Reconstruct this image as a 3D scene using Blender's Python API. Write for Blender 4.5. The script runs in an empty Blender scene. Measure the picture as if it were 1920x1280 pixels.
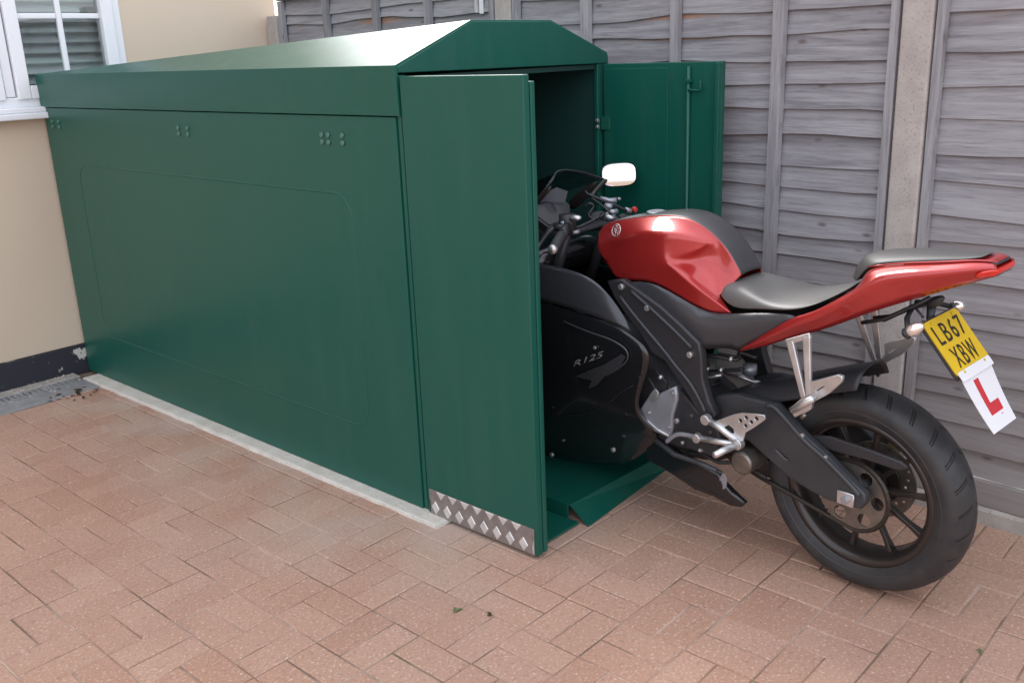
import bpy, bmesh, math, random
from mathutils import Vector, Matrix, noise as mnoise
random.seed(7)
scene = bpy.context.scene
COL = scene.collection

# ------------------------------------------------------------------ camera
cam_d = bpy.data.cameras.new("camera")
cam_d.sensor_width = 36.0
cam_d.lens = 33.47
cam_d.clip_start = 0.05
cam_d.clip_end = 3000
cam = bpy.data.objects.new("camera", cam_d)
COL.objects.link(cam)
RIGHT = Vector((0.66772770, -0.74349960, -0.03671622))
DOWN = Vector((-0.24197205, -0.17013900, -0.95524983))
FWD = Vector((0.70398100, 0.64673107, -0.29351265))
CAM = Vector((-1.99614, -2.27761, 1.53813))
cm = Matrix.Identity(4)
for r in range(3):
    cm[r][0] = RIGHT[r]; cm[r][1] = -DOWN[r]; cm[r][2] = -FWD[r]; cm[r][3] = CAM[r]
cam.matrix_world = cm
scene.camera = cam

# ------------------------------------------------------------------ light
SUN_AZ = 36.0      # degrees from +Y towards +X
SUN_EL = 42.0
world = bpy.data.worlds.new("World")
scene.world = world
world.use_nodes = True
wn = world.node_tree; wn.nodes.clear()
wo = wn.nodes.new('ShaderNodeOutputWorld'); wb = wn.nodes.new('ShaderNodeBackground')
sky = wn.nodes.new('ShaderNodeTexSky'); sky.sky_type = 'NISHITA'; sky.sun_disc = False
sky.sun_elevation = math.radians(SUN_EL); sky.sun_rotation = math.radians(SUN_AZ)
sky.air_density = 1.0; sky.dust_density = 2.5; sky.ozone_density = 1.0
tc = wn.nodes.new('ShaderNodeTexCoord'); cn = wn.nodes.new('ShaderNodeTexNoise')
cn.inputs['Scale'].default_value = 2.2; cn.inputs['Detail'].default_value = 6
cr = wn.nodes.new('ShaderNodeValToRGB')
cr.color_ramp.elements[0].position = 0.30; cr.color_ramp.elements[0].color = (0.45, 0.45, 0.45, 1)
cr.color_ramp.elements[1].position = 0.62; cr.color_ramp.elements[1].color = (0.92, 0.92, 0.92, 1)
mixc = wn.nodes.new('ShaderNodeMixRGB'); mixc.inputs['Color2'].default_value = (8.6, 8.9, 9.6, 1)
wn.links.new(tc.outputs['Generated'], cn.inputs['Vector']); wn.links.new(cn.outputs['Fac'], cr.inputs['Fac'])
wn.links.new(cr.outputs['Color'], mixc.inputs['Fac']); wn.links.new(sky.outputs['Color'], mixc.inputs['Color1'])
wn.links.new(mixc.outputs['Color'], wb.inputs['Color'])
wb.inputs['Strength'].default_value = 0.10
wn.links.new(wb.outputs['Background'], wo.inputs['Surface'])

sun_d = bpy.data.lights.new("sun", 'SUN')
sun_d.energy = 1.5; sun_d.angle = math.radians(24); sun_d.color = (1.0, 0.97, 0.93)
sun = bpy.data.objects.new("sun", sun_d); COL.objects.link(sun)
az, el = math.radians(SUN_AZ), math.radians(SUN_EL)
sdir = Vector((math.sin(az)*math.cos(el), math.cos(az)*math.cos(el), math.sin(el)))
sun.rotation_euler = sdir.to_track_quat('Z', 'Y').to_euler()
sun.location = sdir * 20

vs = scene.view_settings
scene.display_settings.display_device = 'sRGB'
vs.view_transform = 'Standard'; vs.look = 'None'; vs.gamma = 1.0; vs.use_curve_mapping = False
vs.exposure = 1.30
scene.cycles.use_denoising = True
scene.cycles.max_bounces = 8

# ------------------------------------------------------------------ materials
def mat(name, col, rough=0.5, metal=0.0, spec=0.5, coat=0.0, coat_rough=0.08, bump=None, var=None, trans=0.0, ior=1.45):
    """bump=(scale, strength, dist); var=(scale, amount)"""
    m = bpy.data.materials.new(name); m.use_nodes = True
    nt = m.node_tree; b = nt.nodes['Principled BSDF']
    b.inputs['Base Color'].default_value = (*col, 1)
    b.inputs['Roughness'].default_value = rough; b.inputs['Metallic'].default_value = metal
    b.inputs['Specular IOR Level'].default_value = spec
    b.inputs['Coat Weight'].default_value = coat; b.inputs['Coat Roughness'].default_value = coat_rough
    b.inputs['Transmission Weight'].default_value = trans; b.inputs['IOR'].default_value = ior
    if bump or var:
        t = nt.nodes.new('ShaderNodeTexCoord')
    if bump:
        n = nt.nodes.new('ShaderNodeTexNoise'); n.inputs['Scale'].default_value = bump[0]; n.inputs['Detail'].default_value = 4
        bp = nt.nodes.new('ShaderNodeBump'); bp.inputs['Strength'].default_value = bump[1]; bp.inputs['Distance'].default_value = bump[2]
        nt.links.new(t.outputs['Object'], n.inputs['Vector']); nt.links.new(n.outputs['Fac'], bp.inputs['Height'])
        nt.links.new(bp.outputs['Normal'], b.inputs['Normal'])
    if var:
        n = nt.nodes.new('ShaderNodeTexNoise'); n.inputs['Scale'].default_value = var[0]; n.inputs['Detail'].default_value = 5
        rp = nt.nodes.new('ShaderNodeMapRange'); rp.inputs['From Min'].default_value = 0.3; rp.inputs['From Max'].default_value = 0.7
        rp.inputs['To Min'].default_value = 1 - var[1]; rp.inputs['To Max'].default_value = 1 + var[1]
        hs = nt.nodes.new('ShaderNodeHueSaturation'); hs.inputs['Color'].default_value = (*col, 1)
        nt.links.new(t.outputs['Object'], n.inputs['Vector']); nt.links.new(n.outputs['Fac'], rp.inputs['Value'])
        nt.links.new(rp.outputs['Result'], hs.inputs['Value']); nt.links.new(hs.outputs['Color'], b.inputs['Base Color'])
    return m

class NT:
    """tiny node helper"""
    def __init__(s, m):
        s.nt = m.node_tree; s.b = s.nt.nodes['Principled BSDF']
    def n(s, typ, **kw):
        x = s.nt.nodes.new(typ)
        for k, v in kw.items():
            if k.startswith('_'): setattr(x, k[1:], v)
            else: x.inputs[k.replace('__', ' ')].default_value = v
        return x
    def l(s, a, b): s.nt.links.new(a, b)
    def ramp(s, src, p0, c0, p1, c1):
        r = s.nt.nodes.new('ShaderNodeValToRGB'); e = r.color_ramp.elements
        e[0].position = p0; e[0].color = c0; e[1].position = p1; e[1].color = c1
        s.l(src, r.inputs['Fac']); return r.outputs['Color']
    def mix(s, fac, a, b, blend='MIX'):
        x = s.nt.nodes.new('ShaderNodeMixRGB'); x.blend_type = blend
        for inp, v in ((x.inputs['Fac'], fac), (x.inputs['Color1'], a), (x.inputs['Color2'], b)):
            if hasattr(v, 'links'): s.l(v, inp)
            elif isinstance(v, (int, float)): inp.default_value = v if inp.type == 'VALUE' else (v, v, v, 1)
            else: inp.default_value = (*v, 1)
        return x.outputs['Color']

M = {}
def green_mat():
    m = mat('green_powder_coat', (0.007, 0.090, 0.060), 0.35, spec=0.45, coat=0.08, coat_rough=0.28); h = NT(m)
    geo = h.n('ShaderNodeNewGeometry'); pos = geo.outputs['Position']
    n = h.n('ShaderNodeTexNoise', Scale=1.9, Detail=2.0); h.l(pos, n.inputs['Vector'])
    nf = h.n('ShaderNodeTexNoise', Scale=420.0, Detail=2.0); h.l(pos, nf.inputs['Vector'])
    b1 = h.n('ShaderNodeBump', Strength=0.22, Distance=0.02); h.l(n.outputs['Fac'], b1.inputs['Height'])
    b2 = h.n('ShaderNodeBump', Strength=0.06, Distance=0.001); h.l(nf.outputs['Fac'], b2.inputs['Height']); h.l(b1.outputs['Normal'], b2.inputs['Normal'])
    h.l(b2.outputs['Normal'], h.b.inputs['Normal'])
    mp = h.n('ShaderNodeMapping'); mp.inputs['Scale'].default_value = (5, 5, 0.8); h.l(pos, mp.inputs['Vector'])
    nd = h.n('ShaderNodeTexNoise', Scale=2.4, Detail=8.0, Roughness=0.65); h.l(mp.outputs[0], nd.inputs['Vector'])
    r = h.n('ShaderNodeMapRange'); h.l(nd.outputs['Fac'], r.inputs['Value']); r.inputs['From Min'].default_value = 0.3; r.inputs['From Max'].default_value = 0.7
    r.inputs['To Min'].default_value = 0.31; r.inputs['To Max'].default_value = 0.40; h.l(r.outputs['Result'], h.b.inputs['Roughness'])
    c = h.mix(h.ramp(nd.outputs['Fac'], 0.45, (0, 0, 0, 1), 0.8, (0.06, 0.06, 0.06, 1)), (0.005, 0.086, 0.062), (0.16, 0.19, 0.16))
    h.l(c, h.b.inputs['Base Color']); return m
M['green'] = mat('green_powder_coat_base', (0.007, 0.09, 0.06), 0.35)
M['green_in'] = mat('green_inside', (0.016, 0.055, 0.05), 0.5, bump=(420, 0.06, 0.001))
M['bolt'] = mat('zinc_bolt', (0.45, 0.5, 0.48), 0.35, 0.8)
M['bolt_green'] = mat('green_plated_bolt', (0.10, 0.20, 0.17), 0.32, 0.35)
M['alu'] = mat('bare_aluminium', (0.62, 0.62, 0.63), 0.38, 0.85, bump=(60, 0.1, 0.001), var=(25, 0.12))
M['silver'] = mat('silver_paint', (0.34, 0.35, 0.39), 0.38, 0.5, var=(20, 0.1))
M['black'] = mat('black_plastic', (0.030, 0.030, 0.034), 0.42, bump=(180, 0.08, 0.001))
M['gloss'] = mat('black_gloss_paint', (0.011, 0.011, 0.013), 0.18, coat=0.6, coat_rough=0.06)
M['grey'] = mat('dark_grey_paint', (0.048, 0.049, 0.057), 0.32, 0.2, coat=0.4, coat_rough=0.2)
M['frame'] = mat('satin_black_metal', (0.042, 0.041, 0.046), 0.4, 0.3, bump=(120, 0.1, 0.001))
M['arm'] = mat('swingarm_grey', (0.050, 0.052, 0.058), 0.42, 0.25, bump=(120, 0.1, 0.001), var=(14, 0.12))
M['rubber'] = mat('rubber', (0.028, 0.028, 0.03), 0.62, bump=(90, 0.15, 0.002))
M['pad'] = mat('tank_pad_vinyl', (0.04, 0.04, 0.044), 0.36, spec=0.7, coat=0.3, coat_rough=0.25, bump=(260, 0.15, 0.001))
M['vinyl'] = mat('seat_vinyl', (0.105, 0.10, 0.096), 0.46, spec=0.8, bump=(260, 0.22, 0.001))
M['vinyl2'] = mat('seat_vinyl_rear', (0.07, 0.067, 0.067), 0.45, bump=(260, 0.22, 0.001))
M['red'] = mat('red_metallic_paint', (0.42, 0.026, 0.026), 0.32, 0.4, coat=1.0, coat_rough=0.07, var=(300, 0.06))
M['redlens'] = mat('red_lens', (0.62, 0.022, 0.012), 0.15, coat=0.8)
M['lens'] = mat('clear_lens', (0.80, 0.77, 0.74), 0.14, 0.75, coat=0.8)
M['orange'] = mat('orange_bulb', (0.8, 0.25, 0.04), 0.3)
M['yellow'] = mat('plate_yellow', (0.72, 0.47, 0.012), 0.4, coat=0.2, var=(25, 0.05))
M['ink'] = mat('plate_ink', (0.03, 0.022, 0.015), 0.5)
M['white'] = mat('white_plastic', (0.78, 0.78, 0.80), 0.4)
M['Lred'] = mat('learner_red', (0.55, 0.035, 0.045), 0.5)
M['upvc'] = mat('white_upvc', (0.80, 0.81, 0.84), 0.28)
M['mirror'] = mat('mirror_glass', (0.80, 0.77, 0.73), 0.02, 1.0)
M['steel'] = mat('dull_steel', (0.22, 0.2, 0.18), 0.4, 0.8, var=(30, 0.2))
M['chain'] = mat('oily_chain', (0.06, 0.052, 0.045), 0.45, 0.7)
M['rim'] = mat('rim_brown_black', (0.035, 0.028, 0.026), 0.35, 0.3, coat=0.3)
M['dash'] = mat('instrument_lens', (0.03, 0.03, 0.034), 0.3, coat=0.2)
M['grey_mark'] = mat('grey_print', (0.20, 0.20, 0.21), 0.5)
M['cable'] = mat('cable_rubber', (0.02, 0.02, 0.022), 0.4)
M['blind'] = mat('blind_slat', (0.75, 0.75, 0.77), 0.5)
M['dark'] = mat('pale_backing', (0.75, 0.75, 0.77), 0.8)  # pale colour for the added panel that brightens the window
M['caliper'] = mat('gold_metal', (0.32, 0.28, 0.17), 0.35, 0.7)
M['weed'] = mat('weed_green', (0.14, 0.19, 0.07), 0.6)
M['leaf'] = mat('dead_leaf', (0.07, 0.045, 0.025), 0.7)

M['green'] = green_mat()
def make_clear():
    m = bpy.data.materials.new('tinted_screen'); m.use_nodes = True
    nt = m.node_tree; nt.nodes.clear()
    o = nt.nodes.new('ShaderNodeOutputMaterial'); t = nt.nodes.new('ShaderNodeBsdfTransparent'); t.inputs['Color'].default_value = (0.80, 0.82, 0.83, 1)
    gl = nt.nodes.new('ShaderNodeBsdfGlossy'); gl.inputs['Roughness'].default_value = 0.04
    lw = nt.nodes.new('ShaderNodeLayerWeight'); lw.inputs['Blend'].default_value = 0.5; pw = nt.nodes.new('ShaderNodeMath'); pw.operation = 'POWER'; pw.inputs[1].default_value = 4.0; f = nt.nodes.new('ShaderNodeMath'); f.operation = 'MULTIPLY_ADD'; f.inputs[1].default_value = 0.85; f.inputs[2].default_value = 0.04; nt.links.new(lw.outputs['Facing'], pw.inputs[0]); nt.links.new(pw.outputs[0], f.inputs[0])
    x = nt.nodes.new('ShaderNodeMixShader'); nt.links.new(f.outputs[0], x.inputs[0]); nt.links.new(t.outputs[0], x.inputs[1]); nt.links.new(gl.outputs[0], x.inputs[2])
    nt.links.new(x.outputs[0], o.inputs['Surface']); return m
M['clear'] = make_clear()
def make_pane():
    m = bpy.data.materials.new('window_glass'); m.use_nodes = True
    nt = m.node_tree; nt.nodes.clear()
    o = nt.nodes.new('ShaderNodeOutputMaterial'); t = nt.nodes.new('ShaderNodeBsdfTransparent'); t.inputs['Color'].default_value = (0.82, 0.86, 0.85, 1)
    gl = nt.nodes.new('ShaderNodeBsdfGlossy'); gl.inputs['Roughness'].default_value = 0.01
    lw = nt.nodes.new('ShaderNodeLayerWeight'); lw.inputs['Blend'].default_value = 0.5; pw = nt.nodes.new('ShaderNodeMath'); pw.operation = 'POWER'; pw.inputs[1].default_value = 4.0; f = nt.nodes.new('ShaderNodeMath'); f.operation = 'MULTIPLY_ADD'; f.inputs[1].default_value = 0.85; f.inputs[2].default_value = 0.10; nt.links.new(lw.outputs['Facing'], pw.inputs[0]); nt.links.new(pw.outputs[0], f.inputs[0])
    x = nt.nodes.new('ShaderNodeMixShader'); nt.links.new(f.outputs[0], x.inputs[0]); nt.links.new(t.outputs[0], x.inputs[1]); nt.links.new(gl.outputs[0], x.inputs[2])
    nt.links.new(x.outputs[0], o.inputs['Surface']); return m
M['pane'] = make_pane()

def paver_mat(name, island):
    m = mat(name, (0.42, 0.26, 0.20), 0.82, spec=0.3); h = NT(m)
    geo = h.n('ShaderNodeNewGeometry'); oi = h.n('ShaderNodeObjectInfo')
    rnd = geo.outputs['Random Per Island'] if island else oi.outputs['Random']
    base = h.ramp(rnd, 0.0, (0.400, 0.228, 0.160, 1), 1.0, (0.455, 0.278, 0.202, 1))
    pos = geo.outputs['Position']
    n1 = h.n('ShaderNodeTexNoise', Scale=1.3, Detail=4.0); h.l(pos, n1.inputs['Vector'])
    base = h.mix(h.ramp(n1.outputs['Fac'], 0.42, (0, 0, 0, 1), 0.68, (0.55, 0.55, 0.55, 1)), base, (0.46, 0.315, 0.245))
    n1b = h.n('ShaderNodeTexNoise', Scale=2.6, Detail=3.0); h.l(pos, n1b.inputs['Vector'])
    base = h.mix(h.ramp(n1b.outputs['Fac'], 0.5, (0, 0, 0, 1), 0.72, (0.4, 0.4, 0.4, 1)), base, (0.345, 0.175, 0.125))
    n2 = h.n('ShaderNodeTexNoise', Scale=125.0, Detail=3.0); h.l(pos, n2.inputs['Vector'])
    base = h.mix(h.ramp(n2.outputs['Fac'], 0.56, (0, 0, 0, 1), 0.70, (0.8, 0.8, 0.8, 1)), base, (0.62, 0.46, 0.38))
    n3 = h.n('ShaderNodeTexNoise', Scale=85.0, Detail=3.0); h.l(pos, n3.inputs['Vector'])
    base = h.mix(h.ramp(n3.outputs['Fac'], 0.32, (0.45, 0.45, 0.45, 1), 0.44, (0, 0, 0, 1)), base, (0.24, 0.145, 0.12))
    # cement bloom left by the slab work, in a broken band along the slab
    sx = h.n('ShaderNodeSeparateXYZ'); h.l(pos, sx.inputs[0])
    mr = h.n('ShaderNodeMapRange'); h.l(sx.outputs['X'], mr.inputs['Value'])
    mr.inputs['From Min'].default_value = -0.62; mr.inputs['From Max'].default_value = -0.05
    n4 = h.n('ShaderNodeTexNoise', Scale=2.4, Detail=5.0); h.l(pos, n4.inputs['Vector'])
    mu = h.n('ShaderNodeMath', _operation='MULTIPLY'); h.l(mr.outputs['Result'], mu.inputs[0]); h.l(h.ramp(n4.outputs['Fac'], 0.38, (0, 0, 0, 1), 0.66, (1, 1, 1, 1)), mu.inputs[1])
    m5 = h.n('ShaderNodeMapRange'); h.l(sx.outputs['Y'], m5.inputs['Value'])
    m5.inputs['From Min'].default_value = -0.75; m5.inputs['From Max'].default_value = -0.05
    mu2 = h.n('ShaderNodeMath', _operation='MULTIPLY'); h.l(mu.outputs[0], mu2.inputs[0]); h.l(m5.outputs['Result'], mu2.inputs[1])
    mu3 = h.n('ShaderNodeMath', _operation='MULTIPLY'); h.l(mu2.outputs[0], mu3.inputs[0]); mu3.inputs[1].default_value = 0.62
    base = h.mix(mu3.outputs[0], base, (0.52, 0.46, 0.42))
    h.l(base, h.b.inputs['Base Color'])
    bp = h.n('ShaderNodeBump', Strength=0.5, Distance=0.003); h.l(n2.outputs['Fac'], bp.inputs['Height']); h.l(bp.outputs['Normal'], h.b.inputs['Normal'])
    return m
M['paver'] = paver_mat('clay_paver', False)
M['paver_i'] = paver_mat('clay_paver_far', True)
def sand_mat():
    m = mat('jointing_sand', (0.29, 0.195, 0.15), 0.95, spec=0.2, bump=(250, 0.4, 0.002)); h = NT(m)
    geo = h.n('ShaderNodeNewGeometry')
    n = h.n('ShaderNodeTexNoise', Scale=3.2, Detail=5.0); h.l(geo.outputs['Position'], n.inputs['Vector'])
    c = h.mix(h.ramp(n.outputs['Fac'], 0.44, (0, 0, 0, 1), 0.60, (1, 1, 1, 1)), (0.21, 0.145, 0.11), (0.50, 0.37, 0.30))
    n2 = h.n('ShaderNodeTexNoise', Scale=4.4, Detail=5.0); h.l(geo.outputs['Position'], n2.inputs['Vector'])
    c = h.mix(h.ramp(n2.outputs['Fac'], 0.60, (0, 0, 0, 1), 0.70, (0.7, 0.7, 0.7, 1)), c, (0.11, 0.12, 0.06))
    h.l(c, h.b.inputs['Base Color']); return m
M['sand'] = sand_mat()

def wall_mat():
    m = mat('cream_render', (0.62, 0.50, 0.395), 0.85, spec=0.2); h = NT(m)
    geo = h.n('ShaderNodeNewGeometry')
    n = h.n('ShaderNodeTexNoise', Scale=0.9, Detail=4.0); h.l(geo.outputs['Position'], n.inputs['Vector'])
    c = h.mix(h.ramp(n.outputs['Fac'], 0.35, (0, 0, 0, 1), 0.7, (1, 1, 1, 1)), (0.62, 0.505, 0.39), (0.67, 0.555, 0.44))
    h.l(c, h.b.inputs['Base Color'])
    n2 = h.n('ShaderNodeTexNoise', Scale=160.0, Detail=3.0); h.l(geo.outputs['Position'], n2.inputs['Vector'])
    bp = h.n('ShaderNodeBump', Strength=0.25, Distance=0.003); h.l(n2.outputs['Fac'], bp.inputs['Height']); h.l(bp.outputs['Normal'], h.b.inputs['Normal'])
    return m
M['render'] = wall_mat()
def plinth_mat():
    m = mat('peeling_black_paint', (0.03, 0.03, 0.04), 0.55); h = NT(m)
    geo = h.n('ShaderNodeNewGeometry')
    n = h.n('ShaderNodeTexNoise', Scale=9.0, Detail=7.0, Roughness=0.62); h.l(geo.outputs['Position'], n.inputs['Vector'])
    f = h.ramp(n.outputs['Fac'], 0.585, (0, 0, 0, 1), 0.605, (1, 1, 1, 1))
    n2 = h.n('ShaderNodeTexNoise', Scale=34.0, Detail=5.0, Roughness=0.6); h.l(geo.outputs['Position'], n2.inputs['Vector'])
    f2 = h.ramp(n2.outputs['Fac'], 0.66, (0, 0, 0, 1), 0.69, (0.6, 0.6, 0.6, 1))
    c = h.mix(f2, h.mix(f, (0.028, 0.028, 0.038), (0.55, 0.52, 0.48)), (0.35, 0.34, 0.36))
    h.l(c, h.b.inputs['Base Color'])
    bp = h.n('ShaderNodeBump', Strength=0.5, Distance=0.004); h.l(n.outputs['Fac'], bp.inputs['Height']); h.l(bp.outputs['Normal'], h.b.inputs['Normal'])
    return m
M['plinth'] = plinth_mat()
def concrete_mat(name, c0, c1, sc=14.0):
    m = mat(name, c0, 0.9, spec=0.2); h = NT(m)
    geo = h.n('ShaderNodeNewGeometry')
    n = h.n('ShaderNodeTexNoise', Scale=sc, Detail=7.0); h.l(geo.outputs['Position'], n.inputs['Vector'])
    c = h.mix(h.ramp(n.outputs['Fac'], 0.35, (0, 0, 0, 1), 0.68, (1, 1, 1, 1)), c0, c1)
    n3 = h.n('ShaderNodeTexNoise', Scale=120.0, Detail=2.0); h.l(geo.outputs['Position'], n3.inputs['Vector'])
    c = h.mix(h.ramp(n3.outputs['Fac'], 0.3, (0.5, 0.5, 0.5, 1), 0.42, (0, 0, 0, 1)), c, tuple(x*0.6 for x in c0))
    h.l(c, h.b.inputs['Base Color'])
    bp = h.n('ShaderNodeBump', Strength=0.4, Distance=0.003); h.l(n3.outputs['Fac'], bp.inputs['Height']); h.l(bp.outputs['Normal'], h.b.inputs['Normal'])
    return m
M['slab'] = concrete_mat('fresh_concrete', (0.56, 0.53, 0.48), (0.66, 0.63, 0.58))
M['post'] = concrete_mat('post_concrete', (0.40, 0.36, 0.34), (0.48, 0.44, 0.41))
M['kerb'] = concrete_mat('kerb_concrete', (0.34, 0.31, 0.28), (0.44, 0.40, 0.36))
M['drain'] = concrete_mat('drain_concrete', (0.24, 0.24, 0.245), (0.32, 0.32, 0.33))

def wood_mat():
    m = mat('weathered_fence_wood', (0.3, 0.28, 0.29), 0.85, spec=0.25); h = NT(m)
    tcn = h.n('ShaderNodeTexCoord'); oi = h.n('ShaderNodeObjectInfo')
    mp = h.n('ShaderNodeMapping'); h.l(tcn.outputs['Object'], mp.inputs['Vector']); mp.inputs['Scale'].default_value = (1.6, 1, 26)
    ad = h.n('ShaderNodeVectorMath', _operation='ADD'); h.l(mp.outputs[0], ad.inputs[0])
    cb = h.n('ShaderNodeCombineXYZ'); mu = h.n('ShaderNodeMath', _operation='MULTIPLY'); mu.inputs[1].default_value = 37.0
    h.l(oi.outputs['Random'], mu.inputs[0]); h.l(mu.outputs[0], cb.inputs[0]); h.l(mu.outputs[0], cb.inputs[1]); h.l(cb.outputs[0], ad.inputs[1])
    n = h.n('ShaderNodeTexNoise', Scale=1.6, Detail=7.0, Roughness=0.6, Distortion=0.5); h.l(ad.outputs[0], n.inputs['Vector'])
    col = h.ramp(oi.outputs['Random'], 0.0, (0.192, 0.182, 0.200, 1), 1.0, (0.298, 0.286, 0.306, 1))
    col = h.mix(h.ramp(n.outputs['Fac'], 0.36, (0, 0, 0, 1), 0.66, (0.9, 0.9, 0.9, 1)), col, (0.38, 0.375, 0.395))
    ng = h.n('ShaderNodeTexNoise', Scale=5.0, Detail=8.0, Roughness=0.7); h.l(ad.outputs[0], ng.inputs['Vector'])
    col = h.mix(h.ramp(ng.outputs['Fac'], 0.36, (0.48, 0.48, 0.48, 1), 0.50, (0, 0, 0, 1)), col, (0.145, 0.135, 0.145))
    n5 = h.n('ShaderNodeTexNoise', Scale=1.8, Detail=3.0); h.l(tcn.outputs['Object'], n5.inputs['Vector'])
    gen = h.n('ShaderNodeSeparateXYZ'); geo = h.n('ShaderNodeNewGeometry'); h.l(geo.outputs['Position'], gen.inputs[0])
    low = h.n('ShaderNodeMapRange'); h.l(gen.outputs['Z'], low.inputs['Value']); low.inputs['From Min'].default_value = 1.05; low.inputs['From Max'].default_value = 0.1
    low.inputs['To Max'].default_value = 0.75
    col = h.mix(low.outputs['Result'], col, (0.27, 0.235, 0.215))      # browner towards the bottom
    # knots
    vo = h.n('ShaderNodeTexVoronoi', Scale=1.0); mp2 = h.n('ShaderNodeMapping'); h.l(tcn.outputs['Object'], mp2.inputs['Vector']); mp2.inputs['Scale'].default_value = (5.2, 1, 13)
    ad2 = h.n('ShaderNodeVectorMath', _operation='ADD'); h.l(mp2.outputs[0], ad2.inputs[0]); h.l(cb.outputs[0], ad2.inputs[1]); h.l(ad2.outputs[0], vo.inputs['Vector'])
    col = h.mix(h.ramp(vo.outputs['Distance'], 0.04, (0.85, 0.85, 0.85, 1), 0.12, (0, 0, 0, 1)), col, (0.13, 0.105, 0.10))
    # strip newly uncovered under the lap: unweathered red-brown
    uvn = h.n('ShaderNodeAttribute', _attribute_name='lap')
    n6 = h.n('ShaderNodeTexNoise', Scale=2.1, Detail=2.0); h.l(ad.outputs[0], n6.inputs['Vector'])
    m6 = h.n('ShaderNodeMath', _operation='MULTIPLY'); h.l(uvn.outputs['Fac'], m6.inputs[0]); h.l(h.ramp(n5.outputs['Fac'], 0.52, (0, 0, 0, 1), 0.66, (0.8, 0.8, 0.8, 1)), m6.inputs[1])
    col = h.mix(m6.outputs[0], col, (0.40, 0.22, 0.15))
    h.l(col, h.b.inputs['Base Color'])
    bp = h.n('ShaderNodeBump', Strength=0.5, Distance=0.004); h.l(n.outputs['Fac'], bp.inputs['Height']); h.l(bp.outputs['Normal'], h.b.inputs['Normal'])
    return m
M['wood'] = wood_mat()

def tyre_mat():
    m = mat('tyre_rubber', (0.030, 0.030, 0.033), 0.5); h = NT(m)
    t = h.n('ShaderNodeTexCoord'); s = h.n('ShaderNodeSeparateXYZ'); h.l(t.outputs['Object'], s.inputs[0])
    at = h.n('ShaderNodeMath', _operation='ARCTAN2'); h.l(s.outputs['X'], at.inputs[0]); h.l(s.outputs['Z'], at.inputs[1])
    ab = h.n('ShaderNodeMath', _operation='ABSOLUTE'); h.l(s.outputs['Y'], ab.inputs[0])
    k = h.n('ShaderNodeMath', _operation='MULTIPLY'); h.l(ab.outputs[0], k.inputs[0]); k.inputs[1].default_value = 46.0
    a = h.n('ShaderNodeMath', _operation='MULTIPLY'); h.l(at.outputs[0], a.inputs[0]); a.inputs[1].default_value = 26.0
    ad = h.n('ShaderNodeMath', _operation='ADD'); h.l(k.outputs[0], ad.inputs[0]); h.l(a.outputs[0], ad.inputs[1])
    sn = h.n('ShaderNodeMath', _operation='SINE'); h.l(ad.outputs[0], sn.inputs[0])
    # only on the tread band
    band = h.n('ShaderNodeMath', _operation='LESS_THAN'); h.l(ab.outputs[0], band.inputs[0]); band.inputs[1].default_value = 0.052
    b2 = h.n('ShaderNodeMath', _operation='GREATER_THAN'); h.l(ab.outputs[0], b2.inputs[0]); b2.inputs[1].default_value = 0.008
    g = h.ramp(sn.outputs[0], 0.86, (0, 0, 0, 1), 0.96, (0.7, 0.7, 0.7, 1))
    m1 = h.n('ShaderNodeMath', _operation='MULTIPLY'); h.l(g, m1.inputs[0]); h.l(band.outputs[0], m1.inputs[1])
    m2 = h.n('ShaderNodeMath', _operation='MULTIPLY'); h.l(m1.outputs[0], m2.inputs[0]); h.l(b2.outputs[0], m2.inputs[1])
    inv = h.n('ShaderNodeMath', _operation='SUBTRACT'); inv.inputs[0].default_value = 1.0; h.l(m2.outputs[0], inv.inputs[1])
    bp = h.n('ShaderNodeBump', Strength=1.0, Distance=0.009); h.l(inv.outputs[0], bp.inputs['Height']); h.l(bp.outputs['Normal'], h.b.inputs['Normal'])
    n = h.n('ShaderNodeTexNoise', Scale=18.0, Detail=5.0); h.l(t.outputs['Object'], n.inputs['Vector'])
    c = h.mix(h.ramp(n.outputs['Fac'], 0.4, (0, 0, 0, 1), 0.75, (0.6, 0.6, 0.6, 1)), (0.026, 0.026, 0.029), (0.060, 0.056, 0.052))
    h.l(h.mix(m2.outputs[0], c, (0.012, 0.012, 0.013)), h.b.inputs['Base Color'])
    return m
M['tyre'] = tyre_mat()
def blk_mat():
    m = mat('chequer_plate', (0.5, 0.5, 0.5), 0.35, 0.7)
    return m
M['chequer'] = mat('chequer_plate_base', (0.30, 0.27, 0.26), 0.42, 0.55, var=(30, 0.15))
M['chequer_hi'] = mat('chequer_plate_lug', (0.66, 0.65, 0.64), 0.4, 0.4, var=(30, 0.1))

# ------------------------------------------------------------------ mesh helpers
def link(name, me, m=None, parent=None, smooth=False):
    if m is not None: me.materials.append(m)
    if smooth:
        for p in me.polygons: p.use_smooth = True
    o = bpy.data.objects.new(name, me); COL.objects.link(o)
    if parent is not None: o.parent = parent
    return o
def raw(name, vs, fs, m, parent=None, smooth=False):
    me = bpy.data.meshes.new(name); me.from_pydata([tuple(v) for v in vs], [], fs); me.update()
    bm = bmesh.new(); bm.from_mesh(me); bmesh.ops.recalc_face_normals(bm, faces=bm.faces); bm.to_mesh(me); bm.free()
    return link(name, me, m, parent, smooth)
def bev(o, w=0.004, seg=2, ang=30):
    b = o.modifiers.new('bevel', 'BEVEL'); b.width = w; b.segments = seg; b.limit_method = 'ANGLE'; b.angle_limit = math.radians(ang)
    for p in o.data.polygons: p.use_smooth = True
    wn_ = o.modifiers.new('wn', 'WEIGHTED_NORMAL'); wn_.keep_sharp = True
    return o
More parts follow.
